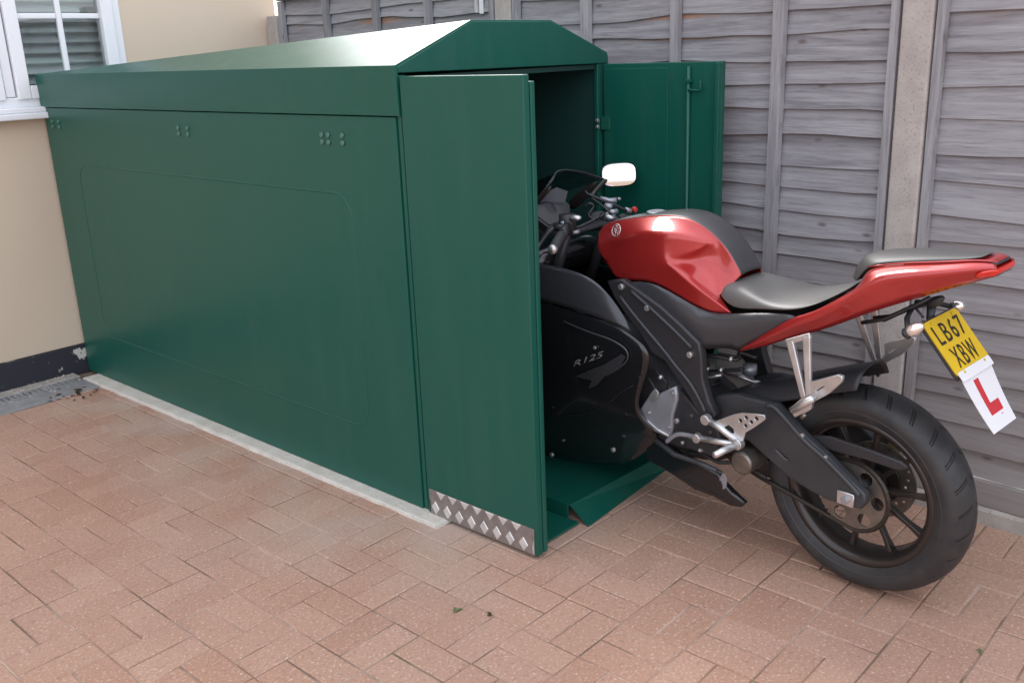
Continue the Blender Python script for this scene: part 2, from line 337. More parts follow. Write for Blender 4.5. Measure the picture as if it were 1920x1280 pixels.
def box_vf(a, b):
    x0, y0, z0 = a; x1, y1, z1 = b
    v = [(x0,y0,z0),(x1,y0,z0),(x1,y1,z0),(x0,y1,z0),(x0,y0,z1),(x1,y0,z1),(x1,y1,z1),(x0,y1,z1)]
    f = [(0,3,2,1),(4,5,6,7),(0,1,5,4),(1,2,6,5),(2,3,7,6),(3,0,4,7)]
    return v, f
def box(name, a, b, m, parent=None, bw=0.0, seg=2):
    v, f = box_vf(a, b); o = raw(name, v, f, m, parent)
    if bw: bev(o, bw, seg)
    return o
def boxes(name, lst, m, parent=None, bw=0.0):
    V, F = [], []
    for a, b in lst:
        v, f = box_vf(a, b); k = len(V); V += v; F += [tuple(i + k for i in q_) for q_ in f]
    o = raw(name, V, F, m, parent)
    if bw: bev(o, bw, 2)
    return o
def tube_vf(pts, r, n=8, closed=False):
    pts = [Vector(p) for p in pts]; V, F = [], []
    N = len(pts); rr = r if isinstance(r, (list, tuple)) else [r]*N
    prev = None
    for i, p in enumerate(pts):
        if closed: t = pts[(i+1) % N] - pts[i-1]
        else: t = pts[min(i+1, N-1)] - pts[max(i-1, 0)]
        t.normalize()
        if prev is None:
            a = t.orthogonal().normalized()
        else:
            a = prev - t*prev.dot(t)
            a = a.normalized() if a.length > 1e-6 else t.orthogonal().normalized()
        prev = a; b = t.cross(a)
        for k in range(n):
            an = 2*math.pi*k/n
            V.append(p + (a*math.cos(an) + b*math.sin(an))*rr[i])
    M_ = N if closed else N-1
    for i in range(M_):
        for k in range(n):
            j = (i+1) % N
            F.append((i*n+k, i*n+(k+1) % n, j*n+(k+1) % n, j*n+k))
    if not closed:
        F.append(tuple(range(n))); F.append(tuple((N-1)*n+k for k in range(n)))
    return V, F
def tube(name, pts, r, m, parent=None, n=8, closed=False):
    v, f = tube_vf(pts, r, n, closed); return raw(name, v, f, m, parent, True)
def tubes(name, lst, m, parent=None, n=6):
    V, F = [], []
    for pts, r in lst:
        v, f = tube_vf(pts, r, n); k = len(V); V += v; F += [tuple(i + k for i in q_) for q_ in f]
    return raw(name, V, F, m, parent, True)
def smooth_path(pts, k=4):
    """catmull-rom"""
    pts = [Vector(p) for p in pts]; out = []
    for i in range(len(pts)-1):
        p0 = pts[max(i-1, 0)]; p1 = pts[i]; p2 = pts[i+1]; p3 = pts[min(i+2, len(pts)-1)]
        for j in range(k):
            t = j/k
            out.append(0.5*((2*p1) + (p2-p0)*t + (2*p0-5*p1+4*p2-p3)*t*t + (-p0+3*p1-3*p2+p3)*t**3))
    out.append(pts[-1]); return out
def revolve(name, prof, m, parent=None, n=64, centre=(0, 0, 0), closed=True, smooth=True):
    """prof [(r, w)] revolved about the local Y axis"""
    V, F = [], []; P = len(prof)
    for i in range(n):
        a = 2*math.pi*i/n
        for r, w in prof: V.append((centre[0] + r*math.sin(a), centre[1] + w, centre[2] + r*math.cos(a)))
    R = P if closed else P-1
    for i in range(n):
        j = (i+1) % n
        for k in range(R):
            l = (k+1) % P
            F.append((i*P+k, i*P+l, j*P+l, j*P+k))
    return raw(name, V, F, m, parent, smooth)
def disc_vf(c, r, axis, depth, n=14):
    """short cylinder centred at c along axis 'x','y' or 'z'"""
    V = []; c = Vector(c)
    for s in (-0.5, 0.5):
        for k in range(n):
            a = 2*math.pi*k/n; u, v = r*math.cos(a), r*math.sin(a); d = s*depth
            V.append(c + Vector({'x': (d, u, v), 'y': (u, d, v), 'z': (u, v, d)}[axis]))
    F = [tuple(range(n)), tuple(range(n, 2*n))] + [(k, (k+1) % n, n+(k+1) % n, n+k) for k in range(n)]
    return V, F
def disc(name, c, r, axis, depth, m, parent=None, n=14, bw=0.0):
    v, f = disc_vf(c, r, axis, depth, n); o = raw(name, v, f, m, parent)
    if bw: bev(o, bw, 2)
    return o
def plate(name, outline, w0, w1, m, parent=None, holes=(), bw=0.003):
    """outline [(s, _, z)] -> plate between w0 and w1 (local Y), with round or polygon holes"""
    cu = bpy.data.curves.new(name, 'CURVE'); cu.dimensions = '2D'; cu.fill_mode = 'BOTH'
    def add(pts):
        sp = cu.splines.new('POLY'); sp.points.add(len(pts)-1)
        for i, p in enumerate(pts): sp.points[i].co = (p[0], p[1], 0, 1)
        sp.use_cyclic_u = True
    add([(p[0], p[2]) for p in outline])
    for h_ in holes:
        if len(h_) == 2:
            c, r = h_
            add([(c[0]+r*math.cos(2*math.pi*k/12), c[2]+r*math.sin(2*math.pi*k/12)) for k in range(12)])
        else: add([(p[0], p[2]) for p in h_])
    cu.extrude = max(1e-4, abs(w1-w0)/2 - bw); cu.bevel_depth = bw; cu.bevel_resolution = 1
    ob = bpy.data.objects.new('tmp', cu); COL.objects.link(ob)
    bpy.context.view_layer.update()
    me = bpy.data.meshes.new_from_object(ob.evaluated_get(bpy.context.evaluated_depsgraph_get()))
    bpy.data.objects.remove(ob); bpy.data.curves.remove(cu)
    wc = (w0+w1)/2
    for v in me.vertices:
        x, y, z = v.co; v.co = (x, wc - z, y)
    me.name = name; me.materials.clear()
    bm = bmesh.new(); bm.from_mesh(me); bmesh.ops.remove_doubles(bm, verts=bm.verts, dist=1e-5); bmesh.ops.recalc_face_normals(bm, faces=bm.faces); bm.to_mesh(me); bm.free()
    o = link(name, me, m, parent)
    return o
def text_mesh(name, body, m, parent, width, height, origin, xdir, ydir, depth=0.0006, shear=0.0, bold=0.0, space=1.0):
    cu = bpy.data.curves.new(name, 'FONT'); cu.body = body; cu.size = 1; cu.extrude = 0.0; cu.offset = bold; cu.shear = shear; cu.space_character = space; cu.resolution_u = 3
    ob = bpy.data.objects.new('tmp', cu); COL.objects.link(ob); bpy.context.view_layer.update()
    me = bpy.data.meshes.new_from_object(ob.evaluated_get(bpy.context.evaluated_depsgraph_get()))
    bpy.data.objects.remove(ob); bpy.data.curves.remove(cu)
    xs = [v.co.x for v in me.vertices]; ys = [v.co.y for v in me.vertices]
    x0, x1, y0, y1 = min(xs), max(xs), min(ys), max(ys)
    X = Vector(xdir).normalized(); Y = Vector(ydir).normalized(); N = X.cross(Y); O = Vector(origin)
    for v in me.vertices:
        a = (v.co.x-x0)/(x1-x0)*width; b = (v.co.y-y0)/(y1-y0)*height
        v.co = O + X*a + Y*b
    me.name = name; me.materials.clear()
    o = link(name, me, m, parent)
    so = o.modifiers.new('depth', 'SOLIDIFY'); so.thickness = depth; so.offset = 1
    return o
def grid_vf(rows):
    nr, nc = len(rows), len(rows[0]); V = [p for r in rows for p in r]
    F = [(i*nc+j, i*nc+j+1, (i+1)*nc+j+1, (i+1)*nc+j) for i in range(nr-1) for j in range(nc-1)]
    return V, F
def shell(name, V, F, m, parent, thick=0.004, sub=2, creases=(), bcrease=1.0, mirror=False, flip=None):
    """thin skin from control cage; creases: list of (vertex index chain, weight)"""
    if mirror: V = [(v[0], -v[1], v[2]) for v in V]
    me = bpy.data.meshes.new(name); me.from_pydata([tuple(v) for v in V], [], F); me.update()
    bm = bmesh.new(); bm.from_mesh(me)
    bmesh.ops.recalc_face_normals(bm, faces=bm.faces)
    # make the skin face outwards (away from the bike's centre plane)
    s = sum((f.normal.y*f.calc_area() for f in bm.faces))
    up = sum((f.normal.z*f.calc_area() for f in bm.faces))
    want = -1 if mirror else 1
    if flip == 'up':
        if up < 0: bmesh.ops.reverse_faces(bm, faces=bm.faces)
    elif s*want < 0: bmesh.ops.reverse_faces(bm, faces=bm.faces)
    bm.verts.ensure_lookup_table(); bm.edges.ensure_lookup_table()
    cl = bm.edges.layers.float.new('crease_edge')
    for e in bm.edges:
        if e.is_boundary: e[cl] = bcrease
    for chain, wgt in creases:
        for a, b in zip(chain[:-1], chain[1:]):
            e = bm.edges.get((bm.verts[a], bm.verts[b]))
            if e: e[cl] = wgt
    bm.to_mesh(me); bm.free()
    o = link(name, me, m, parent, True)
    if sub:
        ss = o.modifiers.new('sub', 'SUBSURF'); ss.levels = sub; ss.render_levels = sub; ss.boundary_smooth = 'PRESERVE_CORNERS'
    so = o.modifiers.new('skin', 'SOLIDIFY'); so.thickness = thick; so.offset = -1
    return o
def loft(name, secs, m, parent, sub=2, caps=True, creases=0.0):
    """closed rings, equal counts"""
    n = len(secs[0]); V = [p for s in secs for p in s]; F = []
    for i in range(len(secs)-1):
        for k in range(n): F.append((i*n+k, i*n+(k+1) % n, (i+1)*n+(k+1) % n, (i+1)*n+k))
    if caps: F.append(tuple(range(n))); F.append(tuple((len(secs)-1)*n+k for k in range(n)))
    o = raw(name, V, F, m, parent, True)
    if sub:
        ss = o.modifiers.new('sub', 'SUBSURF'); ss.levels = sub; ss.render_levels = sub
    return o
def empty(name, loc=(0, 0, 0)):
    o = bpy.data.objects.new(name, None); o.empty_display_size = 0.1; o.location = loc; COL.objects.link(o); return o
def tag(o, label=None, cat=None, group=None, kind=None):
    if label: o['label'] = label
    if cat: o['category'] = cat
    if group: o['group'] = group
    if kind: o['kind'] = kind
    return o

# ================================================================== SETTING
g = box('ground', (-400, -400, -0.6), (400, 400, -0.055), M['sand']); tag(g, kind='structure')
# ---- driveway of block pavers, basketweave pairs
drive = box('driveway', (-6.5, -6.0, -0.05), (4.0, 2.6, -0.0045), M['sand']); tag(drive, kind='structure')
def project(p):
    d = Vector(p) - CAM; z = d.dot(FWD)
    if z < 0.05: return None
    return 960 + 1785.03*d.dot(RIGHT)/z, 640 + 1785.03*d.dot(DOWN)/z, z
def paver_mesh(name, sx, sy):
    c = 0.0035; hx, hy = sx/2, sy/2
    V = [(-hx,-hy,-0.03),(hx,-hy,-0.03),(hx,hy,-0.03),(-hx,hy,-0.03),
         (-hx,-hy,-c),(hx,-hy,-c),(hx,hy,-c),(-hx,hy,-c),
         (-hx+c,-hy+c,0),(hx-c,-hy+c,0),(hx-c,hy-c,0),(-hx+c,hy-c,0)]
    F = [(8,9,10,11)] + [(a, (a+1) % 4, (a+1) % 4+4, a+4) for a in range(4)] + [(a+4, (a+1) % 4+4, (a+1) % 4+8, a+8) for a in range(4)]
    me = bpy.data.meshes.new(name); me.from_pydata(V, [], F); me.update(); me.materials.append(M['paver']); return me
PX0, PY0, PU = -0.909, -0.121, 0.2
mv = paver_mesh('paver', 0.0963, 0.1963); mh = paver_mesh('paver', 0.1963, 0.0963)
spots = []
for I in range(-28, 26):
    for J in range(-30, 15):
        cx, cy = PX0 + PU*I, PY0 + PU*J
        for k in (0, 1):
            if (I+J) % 2 == 0: x, y, ver = cx+0.05+0.1*k, cy+0.1, True
            else: x, y, ver = cx+0.1, cy+0.05+0.1*k, False
            if y > 2.33 and x < -0.05: continue
            if y > 2.5 or y < -5.9 or x < -6.4 or x > 1.06 - 0.0*y: 
                continue
            if 0.0 < x < 1.1 and y > -0.05: continue     # under the slab
            spots.append((x, y, ver))
def score(s):
    p = project((s[0], s[1], 0))
    if p is None: return -1
    if not (-60 < p[0] < 1980 and -60 < p[1] < 1340): return -1
    return 1/p[2]
spots.sort(key=score, reverse=True)
near, rest = spots[:300], spots[300:]
for x, y, ver in near:
    o = bpy.data.objects.new('paver', mv if ver else mh); COL.objects.link(o); o.parent = drive
    o.location = (x + random.uniform(-.0012, .0012), y + random.uniform(-.0012, .0012), random.uniform(-0.0022, 0.0008))
    o.rotation_euler = (random.uniform(-.006, .006), random.uniform(-.006, .006), random.uniform(-.008, .008))
V, F = [], []
for x, y, ver in rest:
    me_ = mv if ver else mh; k = len(V); dz = random.uniform(-0.0022, 0.0008)
    V += [(v.co.x+x, v.co.y+y, v.co.z+dz) for v in me_.vertices]; F += [tuple(i+k for i in p.vertices) for p in me_.polygons]
pf = raw('paver_field', V, F, M['paver_i'], drive); tag(pf, kind='stuff')

# ---- concrete slab the shed stands on (trowelled edge)
def slab():
    V, F = [], []; n = 40
    ring = []
    for i in range(n+1): ring.append((-0.055 - 0.02*i/n + 0.006*mnoise.noise((i*0.9, 0, 0)), -0.115 + 2.6*i/n))
    front = [(x, -0.118 + 0.008*mnoise.noise((x*23, 3, 1))) for x in [1.1-1.12*j/24 for j in range(24)]]
    back = [(1.1, 2.485)]
    outer = front + ring + back
    k = len(outer); cx, cy = 0.53, 1.2
    for x, y in outer: V.append((x, y, -0.002))
    for x, y in outer:
        d = Vector((cx-x, cy-y)).normalized(); V.append((x + d.x*0.004, y + d.y*0.004, 0.008))
    for x, y in outer:
        d = Vector((cx-x, cy-y)).normalized(); V.append((x + d.x*0.014, y + d.y*0.014, 0.0115))
    for a in range(k):
        b = (a+1) % k
        F += [(a, b, b+k, a+k), (a+k, b+k, b+2*k, a+2*k)]
    F.append(tuple(range(2*k, 3*k)))
    return V, F
v, f = slab(); s = raw('concrete_slab', v, f, M['slab']); tag(s, kind='structure')
# ---- drain channel at the wall foot, with debris
dr = empty('drain_channel', (0, 0, 0)); tag(dr, kind='structure')
boxes('channel_bed', [((-5, 2.29, -0.03), (-0.075, 2.515, 0.003))], M['drain'], dr, 0.004)
box('channel_lip', (-5, 2.505, -0.03), (-0.075, 2.588, 0.016), M['kerb'], dr, 0.005)
V, F = [], []
for a_, b_ in [((-1.9, 2.425, 0.003), (-0.085, 2.433, 0.013)), ((-1.9, 2.497, 0.003), (-0.085, 2.505, 0.013))] + [((-1.9 + 0.026*k, 2.433, 0.004), (-1.886 + 0.026*k, 2.497, 0.012)) for k in range(69)]:
    v, f = box_vf(a_, b_); k0 = len(V); V += v; F += [tuple(i + k0 for i in q_) for q_ in f]
tag(raw('drain_grating', V, F, M['drain'], dr), kind='stuff')
V, F = [], []
for i in range(150):
    x = -0.09 - abs(random.gauss(0, 0.32)); y = random.uniform(2.40, 2.575); r = random.uniform(0.003, 0.010); z = 0.004 if y < 2.505 else 0.017
    k = len(V)
    a0 = random.uniform(0, 3)
    V += [(x + r*math.cos(a0+a)*random.uniform(.7, 1.3), y + r*math.sin(a0+a)*random.uniform(.7, 1.3), z) for a in (0, 1.6, 3.1, 4.7)] + [(x, y, z + r*random.uniform(.5, 1.0))]
    F += [(k, k+1, k+4), (k+1, k+2, k+4), (k+2, k+3, k+4), (k+3, k, k+4)]
tag(raw('grit', V, F, M['kerb'], dr), kind='stuff')

# ================================================================== HOUSE
house = empty('house', (0, 2.6, 0))
tag(house, 'cream rendered house wall with black painted foot and white window', 'house')
hp = Vector((0, 2.6, 0))
def H(a): return (a[0], a[1]-2.6, a[2])
XC = 1.405
wx0, wx1, wz0, wz1 = -1.55, 0.47, 1.355, 2.45
boxes('wall', [(H((-9, 2.6, 0.155)), H((wx0, 2.9, 5.4))), (H((wx1, 2.6, 0.155)), H((XC, 2.9, 5.4))),
               (H((wx0, 2.6, 0.155)), H((wx1, 2.9, wz0))), (H((wx0, 2.6, wz1)), H((wx1, 2.9, 5.4))),
               (H((XC-0.3, 2.9, 0.155)), H((XC, 9.0, 5.4)))], M['render'], house)
boxes('plinth', [(H((-9, 2.588, -0.02)), H((XC+0.0, 2.9, 0.152)))], M['plinth'], house, 0.004)
V = [H((-9.3, 2.25, 5.25)), H((XC+.3, 2.25, 5.25)), H((XC+.3, 9.3, 5.25)), H((-9.3, 9.3, 5.25)), H((-9.3, 5.8, 7.6)), H((XC+.3, 5.8, 7.6))]
raw('roof', V, [(0,1,2,3),(0,1,5,4),(2,3,4,5),(0,4,3),(1,2,5)], mat('roof_tile', (0.14, 0.07, 0.05), 0.8), house)
win = empty('window', (0, 0, 0)); win.parent = house
fw = M['upvc']
yo = 2.585
# outer frame, cill, casements
def wb_(name, a, b, bw=0.004, m=fw): return box(name, H(a), H(b), m, win, bw)
wb_('frame', (0.432, 2.592, wz0), (0.47, 2.68, wz1))
wb_('frame', (wx0, 2.592, wz0), (0.430, 2.68, 1.402))
wb_('frame', (wx0, 2.592, 2.40), (0.430, 2.68, wz1))
wb_('frame', (-0.150, 2.592, 1.404), (-0.106, 2.68, 2.398))
wb_('frame', (wx0, 2.592, 1.404), (wx0+0.07, 2.68, 2.398))
def casement(x0, x1, z0, z1):
    t = 0.062
    wb_('casement', (x0, 2.576, z0), (x0+t, 2.64, z1), 0.006); wb_('casement', (x1-t, 2.576, z0), (x1, 2.64, z1), 0.006)
    wb_('casement', (x0+t, 2.577, z0), (x1-t, 2.64, z0+t), 0.006); wb_('casement', (x0+t, 2.577, z1-t), (x1-t, 2.64, z1), 0.006)
    gx0, gx1, gz0, gz1 = x0+t, x1-t, z0+t, z1-t
    box('pane', H((gx0, 2.610, gz0)), H((gx1, 2.614, gz1)), M['pane'], win)
    cxm = (gx0+gx1)/2
    wb_('glazing_bar', (cxm-0.013, 2.598, gz0), (cxm+0.013, 2.624, gz1), 0.005)
    zz = gz0 + 0.315
    while zz < gz1 - 0.1:
        wb_('glazing_bar', (gx0, 2.600, zz-0.013), (cxm-0.014, 2.623, zz+0.013), 0.005)
        wb_('glazing_bar', (cxm+0.014, 2.600, zz-0.013), (gx1, 2.623, zz+0.013), 0.005)
        zz += 0.315
    z = gz0 - 0.03
    while z < gz1:
        v, f = box_vf(H((gx0-0.05, 2.70, z)), H((gx1+0.05, 2.742, z+0.003)))
        v = [(a, b, c + (b - H((0, 2.72, 0))[1])*0.75) for a, b, c in v]
        raw('blind_slat', v, f, M['blind'], win); z += 0.048
casement(-0.100, 0.428, 1.392, 2.41)
casement(-0.66, -0.156, 1.392, 2.41)
wb_('frame', (-0.704, 2.592, 1.404), (-0.664, 2.68, 2.398))
casement(-1.47, -0.71, 1.392, 2.41)
wb_('sill', (wx0-0.03, 2.53, 1.300), (0.50, 2.62, 1.330), 0.006)
wb_('sill', (wx0-0.02, 2.545, 1.330), (0.49, 2.62, 1.356), 0.006)
box('backing_panel', H((-1.54, 2.765, 1.36)), H((0.46, 2.775, 2.44)), M['dark'], win)  # added panel close behind the slats, lightens the dark room
# ================================================================== FENCE
FANG = math.atan2(0.99807, 0.06208)
def fence_root(name, label, cat, group=None, loc=0.0):
    o = empty(name, (1.12 + 0.06208*loc, -1.5 + 0.99807*loc, 0)); o.rotation_euler = (0, 0, FANG)
    tag(o, label, cat, group); return o
def board(parent, x0, x1, z0, z1, tilt):
    """waney lap board; local Y towards the yard"""
    n = 14; V, F = [], []; sd = random.uniform(0, 99); L = x1-x0
    for i in range(n+1):
        x = L*i/n
        wob = 0.019*mnoise.noise((x*2.0+sd, sd, 0)) + 0.005*mnoise.noise((x*8+sd, 0, sd))
        bow = 0.004*mnoise.noise((x*1.7, sd, 5))
        zb = -0.004 + wob; zt = (z1-z0) + 0.045
        lap = z1 - z0
        for (z, y) in ((zb, 0.015+tilt+bow), (zb+0.002, 0.0175+tilt+bow), (lap-0.0135, 0.0077+bow), (lap-0.012, 0.0075+bow), (zt, 0.0045+bow), (zt, 0.0003+bow), (zb, 0.007+tilt+bow)):
            V.append((x, y, z))
    P = 7
    for i in range(n):
        for k in range(P):
            l = (k+1) % P; F.append((i*P+k, i*P+l, (i+1)*P+l, (i+1)*P+k))
    F += [tuple(range(P)), tuple(n*P+k for k in range(P))]
    o = raw('fence_board', V, F, M['wood'], parent)
    o.location = (x0, 0, z0); o.rotation_euler = (0, random.uniform(-.010, .010), 0)
    at = o.data.attributes.new('lap', 'FLOAT', 'POINT')
    for i, v in enumerate(o.data.vertices): at.data[i].value = 1.0 if (i % P) in (3, 4) else 0.0
    return o
def batten(parent, xc, w, z0, z1, y0=0.020, y1=0.042):
    n = 8; V, F = [], []; sd = random.uniform(0, 99)
    for i in range(n+1):
        z = z0+(z1-z0)*i/n; d = 0.003*mnoise.noise((z*3, sd, 0))
        V += [(-w/2+d, y0, z), (w/2+d, y0, z), (w/2-0.002+d, y1, z), (-w/2+0.002+d, y1, z)]
    for i in range(n):
        for k in range(4): l = (k+1) % 4; F.append((i*4+k, i*4+l, i*4+4+l, i*4+4+k))
    F += [(0,1,2,3), tuple(n*4+k for k in range(4))]
    # grain runs along local X in the material: turn the batten so its length is X
    V = [(z, y, -x) for x, y, z in V]
    o = raw('batten', V, F, M['wood'], parent); o.location = (xc, 0, 0); o.rotation_euler = (0, -math.pi/2, 0)
    return o
def panel(name, label, x0, x1, seams, batt, ends=True):
    r = fence_root(name, label, 'fence', 'lap board fence panels between posts', x0)
    for i in range(len(seams)-1):
        zt, zb = seams[i], seams[i+1]
        board(r, 0.004, x1-x0-0.004, zb, zt, random.uniform(0, 0.004))
    for xc, w in batt: batten(r, xc-x0, w, 0.165, 1.835)
    o = box('capping', (0.0, -0.012, 1.838), (x1-x0, 0.044, 1.858), M['wood'], r, 0.003)
    return r
near_s = [1.835, 1.75, 1.66, 1.578, 1.488, 1.403, 1.302, 1.177, 1.088, 0.979, 0.89, 0.80, 0.717, 0.65, 0.574, 0.485, 0.397, 0.319, 0.207, 0.150]
mid_s = [1.835, 1.73, 1.628, 1.554, 1.461, 1.394, 1.308, 1.218, 1.12, 1.039, 0.966, 0.88, 0.80, 0.715, 0.64, 0.55, 0.465, 0.385, 0.30, 0.225, 0.150]
far_s = [1.835, 1.765, 1.70, 1.62, 1.53, 1.45, 1.36, 1.27, 1.17, 1.07, 0.98, 0.89, 0.79, 0.70, 0.60, 0.51, 0.42, 0.33, 0.24, 0.150]
panel('board_fence', 'grey lap board fence panel directly behind the yellow number plate', -2.2, 0.288, near_s,
      [(0.270, 0.030), (-0.30, 0.042), (-0.72, 0.042), (-1.14, 0.042)])
panel('board_fence', 'grey lap board fence panel behind the open right hand door of the green shed', 0.392, 2.098, mid_s,
      [(0.412, 0.032), (0.817, 0.046), (1.247, 0.040), (1.686, 0.046), (2.078, 0.034)])
panel('board_fence', 'grey lap board fence panel seen over the shed roof, next to the house corner', 2.204, 3.965, far_s,
      [(2.224, 0.036), (2.665, 0.044), (3.07, 0.044), (3.503, 0.044), (3.940, 0.044)])
def post(label, xc, w, top, d0, d1):
    r = fence_root('fence_post', label, 'fence post', 'concrete fence posts', xc)
    o = box('shaft', (-w/2, -d0, -0.1), (w/2, d1, top), M['post'], r, 0.008)
    return r
post('tall pale concrete fence post standing behind the red motorcycle seat', 0.340, 0.098, 1.92, 0.06, 0.050)
post('concrete fence post showing just above the flat top of the green roof', 2.151, 0.100, 1.92, 0.06, 0.046)
post('short concrete fence post at the far end of the fence beside the house corner', 4.030, 0.100, 1.765, 0.06, 0.050)
def gboard(label, x0, x1):
    r = fence_root('gravel_board', label, 'gravel board', 'gravel boards along the foot of the fence', x0)
    box('timber_board', (0, -0.012, 0.056), (x1-x0, 0.030, 0.142), M['wood'], r, 0.003)
    n = 24; V, F = [], []
    for i in range(n+1):
        x = (x1-x0)*i/n; a = 0.004*mnoise.noise((x*5, x0, 2))
        V += [(x, -0.03, -0.05), (x, 0.046+a, -0.05), (x, 0.044+a, 0.044), (x, 0.036+a, 0.055), (x, -0.03, 0.055)]
    for i in range(n):
        for k in range(5): l = (k+1) % 5; F.append((i*5+k, i*5+l, i*5+5+l, i*5+5+k))
    F += [(0,1,2,3,4), tuple(n*5+k for k in range(5))]
    raw('kerb', V, F, M['kerb'], r)
gboard('low timber board and concrete kerb under the fence panel behind the rear tyre', -2.2, 0.285)
gboard('low timber board and concrete kerb under the fence panel beside the green shed', 0.395, 2.096)
# pale metal clip on the fence above the roof
r = fence_root('fence_clip', 'small pale metal strap hanging on the fence above the green roof', 'bracket', None, 2.306)
box('strap', (-0.012, 0.018, 1.69), (0.014, 0.024, 1.90), M['white'], r, 0.002)
box('hook', (0.016, 0.018, 1.695), (0.030, 0.040, 1.78), M['alu'], r, 0.002)

# ================================================================== SHED
shed = empty('bike_shed', (0, 0, 0))
tag(shed, 'dark green steel motorcycle shed with both front doors swung open', 'shed')
W, L = 1.062, 2.575
SZ = 0.0125
# left side
sp = box('side_panel', (0.002, 0.012, SZ), (0.030, L, 1.349), M['green'], shed, 0.003)
# pressed rib: rounded rectangle bead
y0, y1, z0, z1, rc = 0.268, 2.30, 0.247, 1.092, 0.085
rp = []
for cy, cz, a0 in ((y1-rc, z1-rc, 0), (y0+rc, z1-rc, 90), (y0+rc, z0+rc, 180), (y1-rc, z0+rc, 270)):
    for k in range(7):
        a = math.radians(a0 + 15*k); rp.append((0.0025, cy + rc*math.cos(a), cz + rc*math.sin(a)))
v, f = tube_vf(rp, 0.0042, 8, True); v = [(0.0025 + (p[0]-0.0025)*0.55, p[1], p[2]) for p in v]
raw('pressed_rib', v, f, M['green'], shed, True)
# right side, back
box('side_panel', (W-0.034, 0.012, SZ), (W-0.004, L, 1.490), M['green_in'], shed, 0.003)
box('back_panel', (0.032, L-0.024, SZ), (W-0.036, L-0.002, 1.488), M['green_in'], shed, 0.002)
# front posts
box('door_post', (0.008, -0.008, SZ), (0.040, 0.010, 1.474), M['green'], shed, 0.003)
box('door_post', (W-0.050, -0.008, SZ), (W-0.006, 0.010, 1.474), M['green'], shed, 0.003)
# roof: folded profile swept along the depth, with front and back gables
prof = [(-0.004, 1.3525), (-0.008, 1.503), (0.331, 1.632), (0.733, 1.630), (1.064, 1.512), (1.072, 1.495), (1.070, 1.3525)]
def roofmesh():
    V, F = [], []; P = len(prof); t = 0.010
    inner = []
    c = (0.53, 1.38)
    for x, z in prof:
        d = Vector((c[0]-x, c[1]-z)); d.normalize(); inner.append((x + (0.010 if x < 0.3 else -0.010 if x > 0.76 else 0), z - (0.012 if 1.5 < z else 0)))
    ys = [-0.014, L+0.006]
    for y in ys:
        rear = y > 1
        fix = {2: (-0.002, 1.5045), 3: (1.060, 1.5065), 4: (1.064, 1.5045)}
        for i, (x, z) in enumerate(prof):
            if rear and i in fix: x, z = fix[i]
            V.append((x, y, z))
        for i, (x, z) in enumerate(inner):
            if rear and i in fix: x, z = fix[i][0] + (0.012 if i == 2 else -0.012), fix[i][1] - 0.011
            V.append((x, y, z))
    for k in range(P-1):
        F.append((k, k+1, 2*P+k+1, 2*P+k)); F.append((P+k, P+k+1, 3*P+k+1, 3*P+k))
    for e in (0, P-1): F.append((e, P+e, 3*P+e, 2*P+e))
    for k in range(P-1):
        F.append((k, k+1, P+k+1, P+k)); F.append((2*P+k, 2*P+k+1, 3*P+k+1, 3*P+k))
    return V, F
v, f = roofmesh(); o = raw('roof', v, f, M['green'], shed); bev(o, 0.004, 2, 12)
gv = [(0.004, 1.480), (0.0, 1.498), (0.331, 1.628), (0.733, 1.626), (1.062, 1.508), (1.064, 1.472)]
for y0_, nm, mt in ((-0.0155, 'front_gable', 'green'),):
    V = [(x, y0_, z) for x, z in gv] + [(x, y0_+0.014, z) for x, z in gv]; P = len(gv)
    F = [tuple(range(P)), tuple(range(2*P-1, P-1, -1))] + [(k, (k+1) % P, P+(k+1) % P, P+k) for k in range(P)]
    o = raw(nm, V, F, M[mt], shed); bev(o, 0.0025, 2, 25)
# gutter lip just under the fascia, inside the doorway
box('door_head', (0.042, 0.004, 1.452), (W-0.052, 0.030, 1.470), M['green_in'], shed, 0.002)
# floor and ramp
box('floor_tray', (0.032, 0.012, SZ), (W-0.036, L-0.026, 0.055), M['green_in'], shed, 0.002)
V = [(0.268, 0.008, 0.058), (0.80, 0.008, 0.058), (0.80, -0.452, 0.058), (0.268, -0.435, 0.058), (0.268, -0.512, 0.004), (0.80, -0.470, 0.004)]
V = V + [(x, y, z-0.004) for x, y, z in V]
F = [(0,1,2,3), (3,2,5,4), (6,9,8,7), (9,10,11,8), (0,3,9,6), (3,4,10,9), (4,5,11,10), (5,2,8,11), (2,1,7,8), (1,0,6,7)]
raw('ramp', V, F, M['green'], shed)
box('ramp_side', (0.262, -0.43, 0.004), (0.2665, 0.006, 0.062), M['green'], shed, 0.001)
box('threshold', (0.056, -0.478, 0.004), (0.261, 0.006, 0.012), M['green'], shed, 0.002)
# left door
dl = empty('door', (0, 0, 0)); dl.parent = shed
DY = -0.520
box('door_skin', (0.000, DY, 0.012), (0.026, -0.020, 1.4705), M['green'], dl, 0.0035)
box('edge_flange', (0.0265, DY-0.004, 0.016), (0.044, DY+0.012, 1.452), M['green'], dl, 0.003)
box('stiffener', (0.0265, DY+0.10, 0.03), (0.040, DY+0.13, 1.44), M['green_in'], dl, 0.002)
kp = box('kick_plate', (-0.0028, -0.508, 0.013), (-0.0004, -0.032, 0.1045), M['chequer'], dl, 0.0008)
V, F = [], []
